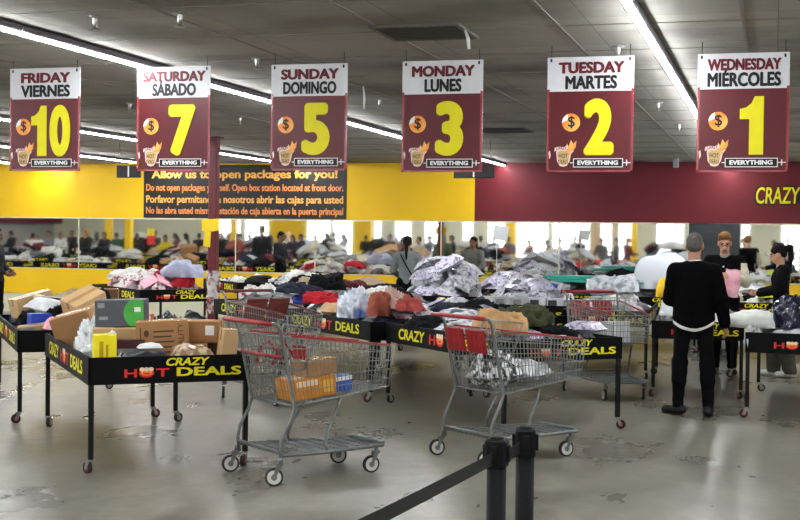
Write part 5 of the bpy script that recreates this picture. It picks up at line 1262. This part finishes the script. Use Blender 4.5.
# ---- centre heap of grey packages
heap('G', 108, .72, GREYS, 'on the tallest centre heap', 7, sc=1.12, jit=.2)
settle()
o = soft_px('large tilted grey carton-shaped pack crowning the centre heap', 450, 270, 1.36, .5, .36, .16, 'lavender grey', 71, .5, 'pillow', 'wrapped_package', 'package'); o.rotation_euler = (.1, -.5, .4)
p = at_y(497, 232, 20.3)
t = thing('card_sign', 'blank white card on a thin stick standing above the centre heap', 'card sign', (p.x, 20.3, 1.25))
mb = MB(); mb.box((-.12, -.004, p.z-1.25-.13), (.12, .004, p.z-1.25+.1)); o_ = mb.build('card', paper, t); o_.rotation_euler = (0, R(6), 0)
mb = MB(); mb.tube([(0, .006, -.25), (0, .006, p.z-1.25)], .006, 6); mb.build('stick', paper, t)
for k in range(5):
    p = TABLES['H']['M'] @ Vector((.16+.235*k, .13, DECK+.0))
    o = place('box0', 'white', '%s of the five flat white boxes lined up at the front of the centre table' % ['leftmost', 'second', 'middle', 'fourth', 'rightmost'][k], p, R(5)+random.gauss(0, .03), None, scale=(.75, 1.0, 1.5), panel=pr_dark if k > 2 else pr_grey)
    block('H', .16+.235*k, .13, .22, .2, 0)
heap('H', 66, .44, GREYS+[('box|white', 3)], 'on the centre table with white boxes', 8, sc=1.05, jit=.16)
heap('K', 40, .34, GREYS+[('cloth|off-white', 2), ('box|white', 3)], 'on the table behind the right-hand trolley', 9)
# ---- teal packs
for tk, d in (('L', 'left'), ('M', 'right')):
    heap(tk, 46, .31, GREYS, 'on the %s teal-topped table' % d, 15+ord(tk), sc=1.1)
    for k, (ly, dz) in enumerate(((.3, 0), (.36, .055), (.5, .11), (1.3, 0), (1.4, .055))):
        p = TABLES[tk]['M'] @ Vector((.62+random.uniform(-.05, .05), ly, DECK+.27+dz*.6))
        o = place('box4', 'teal', 'long flat teal pack, %s of its stack, %s end of the %s teal table' % (['lowest', 'second', 'top', 'lower', 'upper'][k], 'near' if k < 3 else 'far', d), p, R(3)+random.gauss(0, .06), None, scale=(2.6, 1.9, .5), panel=C['teal'], cat='flat pack', name='flat_pack')
settle()
soft_px('silver shiny pack lying between the two teal stacks', 616, 291, 1.0, .7, .4, .22, 'silver', 99, .1)
soft_px('pale grey pack in front of the teal stack nearest the duvet', 640, 290, 1.0, .5, .36, .2, 'pale grey', 100, .3)
# ---- right-hand tables
duvet = mat('white_duvet', (216, 218, 224), .7, var=.03, bump=.12, scale=5)
heap('J', 34, .36, PALE, 'on the table behind the person in black', 10)
settle()
soft_px('huge white bagged duvet beside the head of the person in black', 662, 293, 1.08, .92, .66, .68, duvet, 81, .5, name='bagged_duvet', cat='duvet', rough=.05, fold=.012)
mb = lump(.30, .26, .30, 82, 56, 26, .07, .02); tag(mb.build('soft_bag', C['yellow'], None, (-1.14, 15.02, 1.10), .2), 'rounded yellow bag tucked under the white duvet', 'bag')
mb = pillow(.30, .26, .33, 83, 18, 14, crumple=.06); tag(mb.build('wrapped_package', C['white'], None, (-1.09, 14.96, .785), .2), 'white boxy pack below the yellow bag, beside the person in black', 'package')
heap('I', 20, .10, PALE, 'on the right edge table', 12)
heap('V', 24, .42, PALE, 'on the bedding table at the right edge', 19)
heap('U', 40, .42, PALE, 'on the bedding table near the mirror', 17)
settle()
soft_px('large white pillow lying across the right edge table', 758, 327, .86, .70, .42, .22, mat('pillow_white', (208, 210, 202), .7, bump=.1, scale=5), 84, .1, name='bed_pillow', cat='pillow', rough=.07, fold=.025)
soft_px('shiny navy plastic bag of bedding on the right edge table', 799, 322, .85, .64, .5, .36, mat('navy_film', (34, 34, 58), .2, var=.25, bump=.5, coat=.6, scale=12), 85, .2, name='plastic_bag', cat='bag', rough=.12, fold=.09)
soft_px('rolled beige cloth at the front left of the right edge table', 768, 330, .83, .42, .16, .12, 'cream', 86, -.35, rough=.1)
mb = lump(.15, .13, .2, 87, 40, 20, .25, .22); o = mb.build('plastic_wrap', clear_film, None, (-.20, 13.36, .70)); tag(o, 'crumpled clear plastic caught on the corner post of the right edge table', 'plastic wrap')
hivis = mat('hi_vis_yellow', (204, 214, 40), .6, var=.1)
soft_px('fluorescent yellow-green garment with a black stripe behind the white pillow', 768, 300, 1.06, .34, .3, .14, hivis, 88, .2)
# ---- pink and red clothes beside the pole, dark clothes by the mirror
heap('C', 38, .26, [('cloth|pink', 3), ('cloth|floral', 3), ('cloth|off-white', 3), ('cloth|bright red', .5), ('fold|pink', 1), ('cloth|grey', .6)], 'on the table left of the pole', 13)
settle()
soft_px('deep red garment on top of the pink and white clothes left of the pole', 183, 286, 1.12, .34, .28, .24, 'bright red', 91, .4)
soft_px('floppy lilac-grey bundle on the table left of the pole, before the mirror', 184, 272, 1.15, .7, .5, .34, mat('cloth_lilac', (168, 170, 190), .85, bump=.3, scale=6), 92, .1, fold=.06)
heap('S', 44, .42, GREYS+[('cloth|beige', 1.5), ('cloth|black', 1)], 'on the mirror-side grey table', 18, sc=1.1)
heap('P', 24, .16, [('fold|black', 3), ('fold|navy', 2), ('cloth|off-white', 1.4), ('fold|grey', 1), ('cloth|floral', .8)], 'on the table against the yellow wall', 14)
heap('Q', 30, .26, CLOTHES, 'on the dark clothes table', 16)
# ---- cream storage cartons under the table left of the pole
# ---- trolley contents
def in_trolley(tr, lx, ly, dz, a, mesh_fn):
    zb = .553+.085*max(0, (lx-.17))/.88; ca, sa2 = math.cos(tr.rotation_euler.z), math.sin(tr.rotation_euler.z)
    o = mesh_fn(); o.location = (tr.location.x+lx*ca-ly*sa2, tr.location.y+lx*sa2+ly*ca, zb+dz+.004)
    o.rotation_euler = (Matrix.Rotation(tr.rotation_euler.z, 4, 'Z') @ Matrix.Rotation(R(-5.5), 4, 'Y') @ Matrix.Rotation(a, 4, 'Z')).to_euler(); return o
def bx(name, w, d, h, m, prints=None, tape=False):
    def f():
        mb = MB(); mb.box((-w/2, -d/2, 0), (w/2, d/2, h), 0, None, .005); o = mb.build(name, m)
        if tape: c = bpy.data.objects.new('packing_tape', tape_mesh(w, d, h)); COL.objects.link(c); c.parent = o
        if prints: prints(o, w, d, h)
        return o
    return f
def orange_print(o, w, d, h):
    mb = MB(); mb.box((-w*.4, -d/2-.0015, h*.62), (w*.1, -d/2+.001, h*.9), 0); mb.box((w*.2, -d/2-.0015, h*.2), (w*.42, -d/2+.001, h*.8), 1); mb.box((-w*.4, -d*.3, h-.001), (w*.2, d*.3, h+.0015), 0)
    mb.build('printed_panel', [cream_ink, mat('print_amber', (230, 180, 60), .5)], o)
tag(in_trolley(CART1, .42, -.06, 0, 0, bx('retail_box', .37, .25, .15, mat('amber_carton', (214, 140, 34), .45, var=.1), orange_print)), 'amber orange retail box in the basket of the nearest trolley', 'box')
tag(in_trolley(CART1, .50, -.04, .153, .12, bx('cardboard_carton', .27, .2, .11, card, None, True)), 'brown carton resting on the amber box in the nearest trolley', 'carton')
tag(in_trolley(CART1, .71, -.06, 0, 0, bx('retail_box', .14, .13, .11, mat('trolley_blue', (44, 92, 190), .4), lambda o, w, d, h: (lambda mb: (mb.box((-w*.5-.001, -d/2-.0015, h*.72), (w*.5, -d/2+.001, h*.99)), mb.build('white_band', white_ink, o)))(MB()))), 'blue and white retail box in front of the amber box in the nearest trolley', 'box')
bw = mat('black_white_print', (222, 222, 222), .3, rgb2=(24, 24, 26), scale=16, ramp=(.48, .52), coat=.4)
def pil(name, w, d, h, m, s): return lambda: pillow(w, d, h, s, 18, 14).build(name, m)
tag(in_trolley(CART2, .33, .0, 0, .2, pil('wrapped_package', .32, .36, .26, bw, 95)), 'black and white patterned pack at the handle end of the middle trolley', 'package')
tag(in_trolley(CART2, .66, .02, 0, .1, pil('wrapped_package', .34, .34, .15, C['silver'], 96)), 'silver wrapped pack in the front of the middle trolley basket', 'package')
tag(in_trolley(CART4, .55, .0, 0, .1, bx('retail_box', .36, .3, .24, C['white'])), 'white box lying in the basket of the trolley beside the person in black', 'box')
tag(in_trolley(CART4, .3, .05, 0, .1, pil('folded_garment', .24, .34, .22, C['bright red'], 97)), 'dark red cloth at the handle end of the trolley beside the person in black', 'garment')
# ---- pink pack held by the person in the cream-sleeved jacket
ph = at_y(731, 298, 17.22)
mb = pillow(.19, .36, .035, 98, 12, 14, crumple=.1)
o = mb.build('wrapped_package', mat('pink_pack', (226, 160, 176), .3, rgb2=(240, 190, 200), scale=8, coat=.4)); o.location = (ph.x+.01, 17.245, ph.z+.19); o.rotation_euler = (R(97), R(5), R(2)); tag(o, 'pink flat pack held by the person in the cream-sleeved jacket', 'package')
# ---- mirrored rows
k = 0
for key in [q for q in TABLES if q[0] == 'R']:
    yy = TABLES[key]['M'].translation.y; row = 0 if yy > 14 else 1 if yy > 8 else 2 if yy > 0 else 3
    heap(key, (30, 24, 17, 11)[row], (.5, .62, .75, .9)[row], [CLOTHES, MIXED, PALE][k % 3], 'on the %s mirrored table row' % ['first', 'second', 'third', 'fourth'][row], 500+k, sc=(1.05, 1.35, 1.7, 2.1)[row], zones=False); k += 1
# yellow-red price flag on a post among the mirrored rows
p = at_y(151, 232, 45.5); t = thing('price_flag', 'yellow over red price flag on a post, seen in the mirror left of the pole', 'flag sign', (p.x, 2*WALL_Y-45.5, 0))
mb = MB(); mb.box((-.16, -.006, 1.62), (.16, .006, 1.9), 0); mb.box((-.16, -.006, 1.28), (.16, .006, 1.62), 1); mb.build('flag_card', [ypaper, red_ink], t)
mb = MB(); mb.tube([(0, 0, .02), (0, 0, 1.9)], .012, 8); mb.lathe([(.14, 0), (.14, .02), (.02, .03)], 16); mb.build('flag_post', steel, t)

# ------------------------------------------------------------------ light
w = bpy.data.worlds.new('daylight'); SC.world = w; w.use_nodes = True
bg = w.node_tree.nodes['Background']; bg.inputs['Color'].default_value = (.95, .98, 1, 1); bg.inputs['Strength'].default_value = WORLD_E
SC.view_settings.view_transform = 'Standard'; SC.view_settings.look = 'None'; SC.view_settings.exposure = EXPO; SC.view_settings.gamma = .88
SC.cycles.use_denoising = True; SC.cycles.max_bounces = 8; SC.cycles.glossy_bounces = 5; SC.cycles.transparent_max_bounces = 8
SC.cycles.sample_clamp_indirect = 6
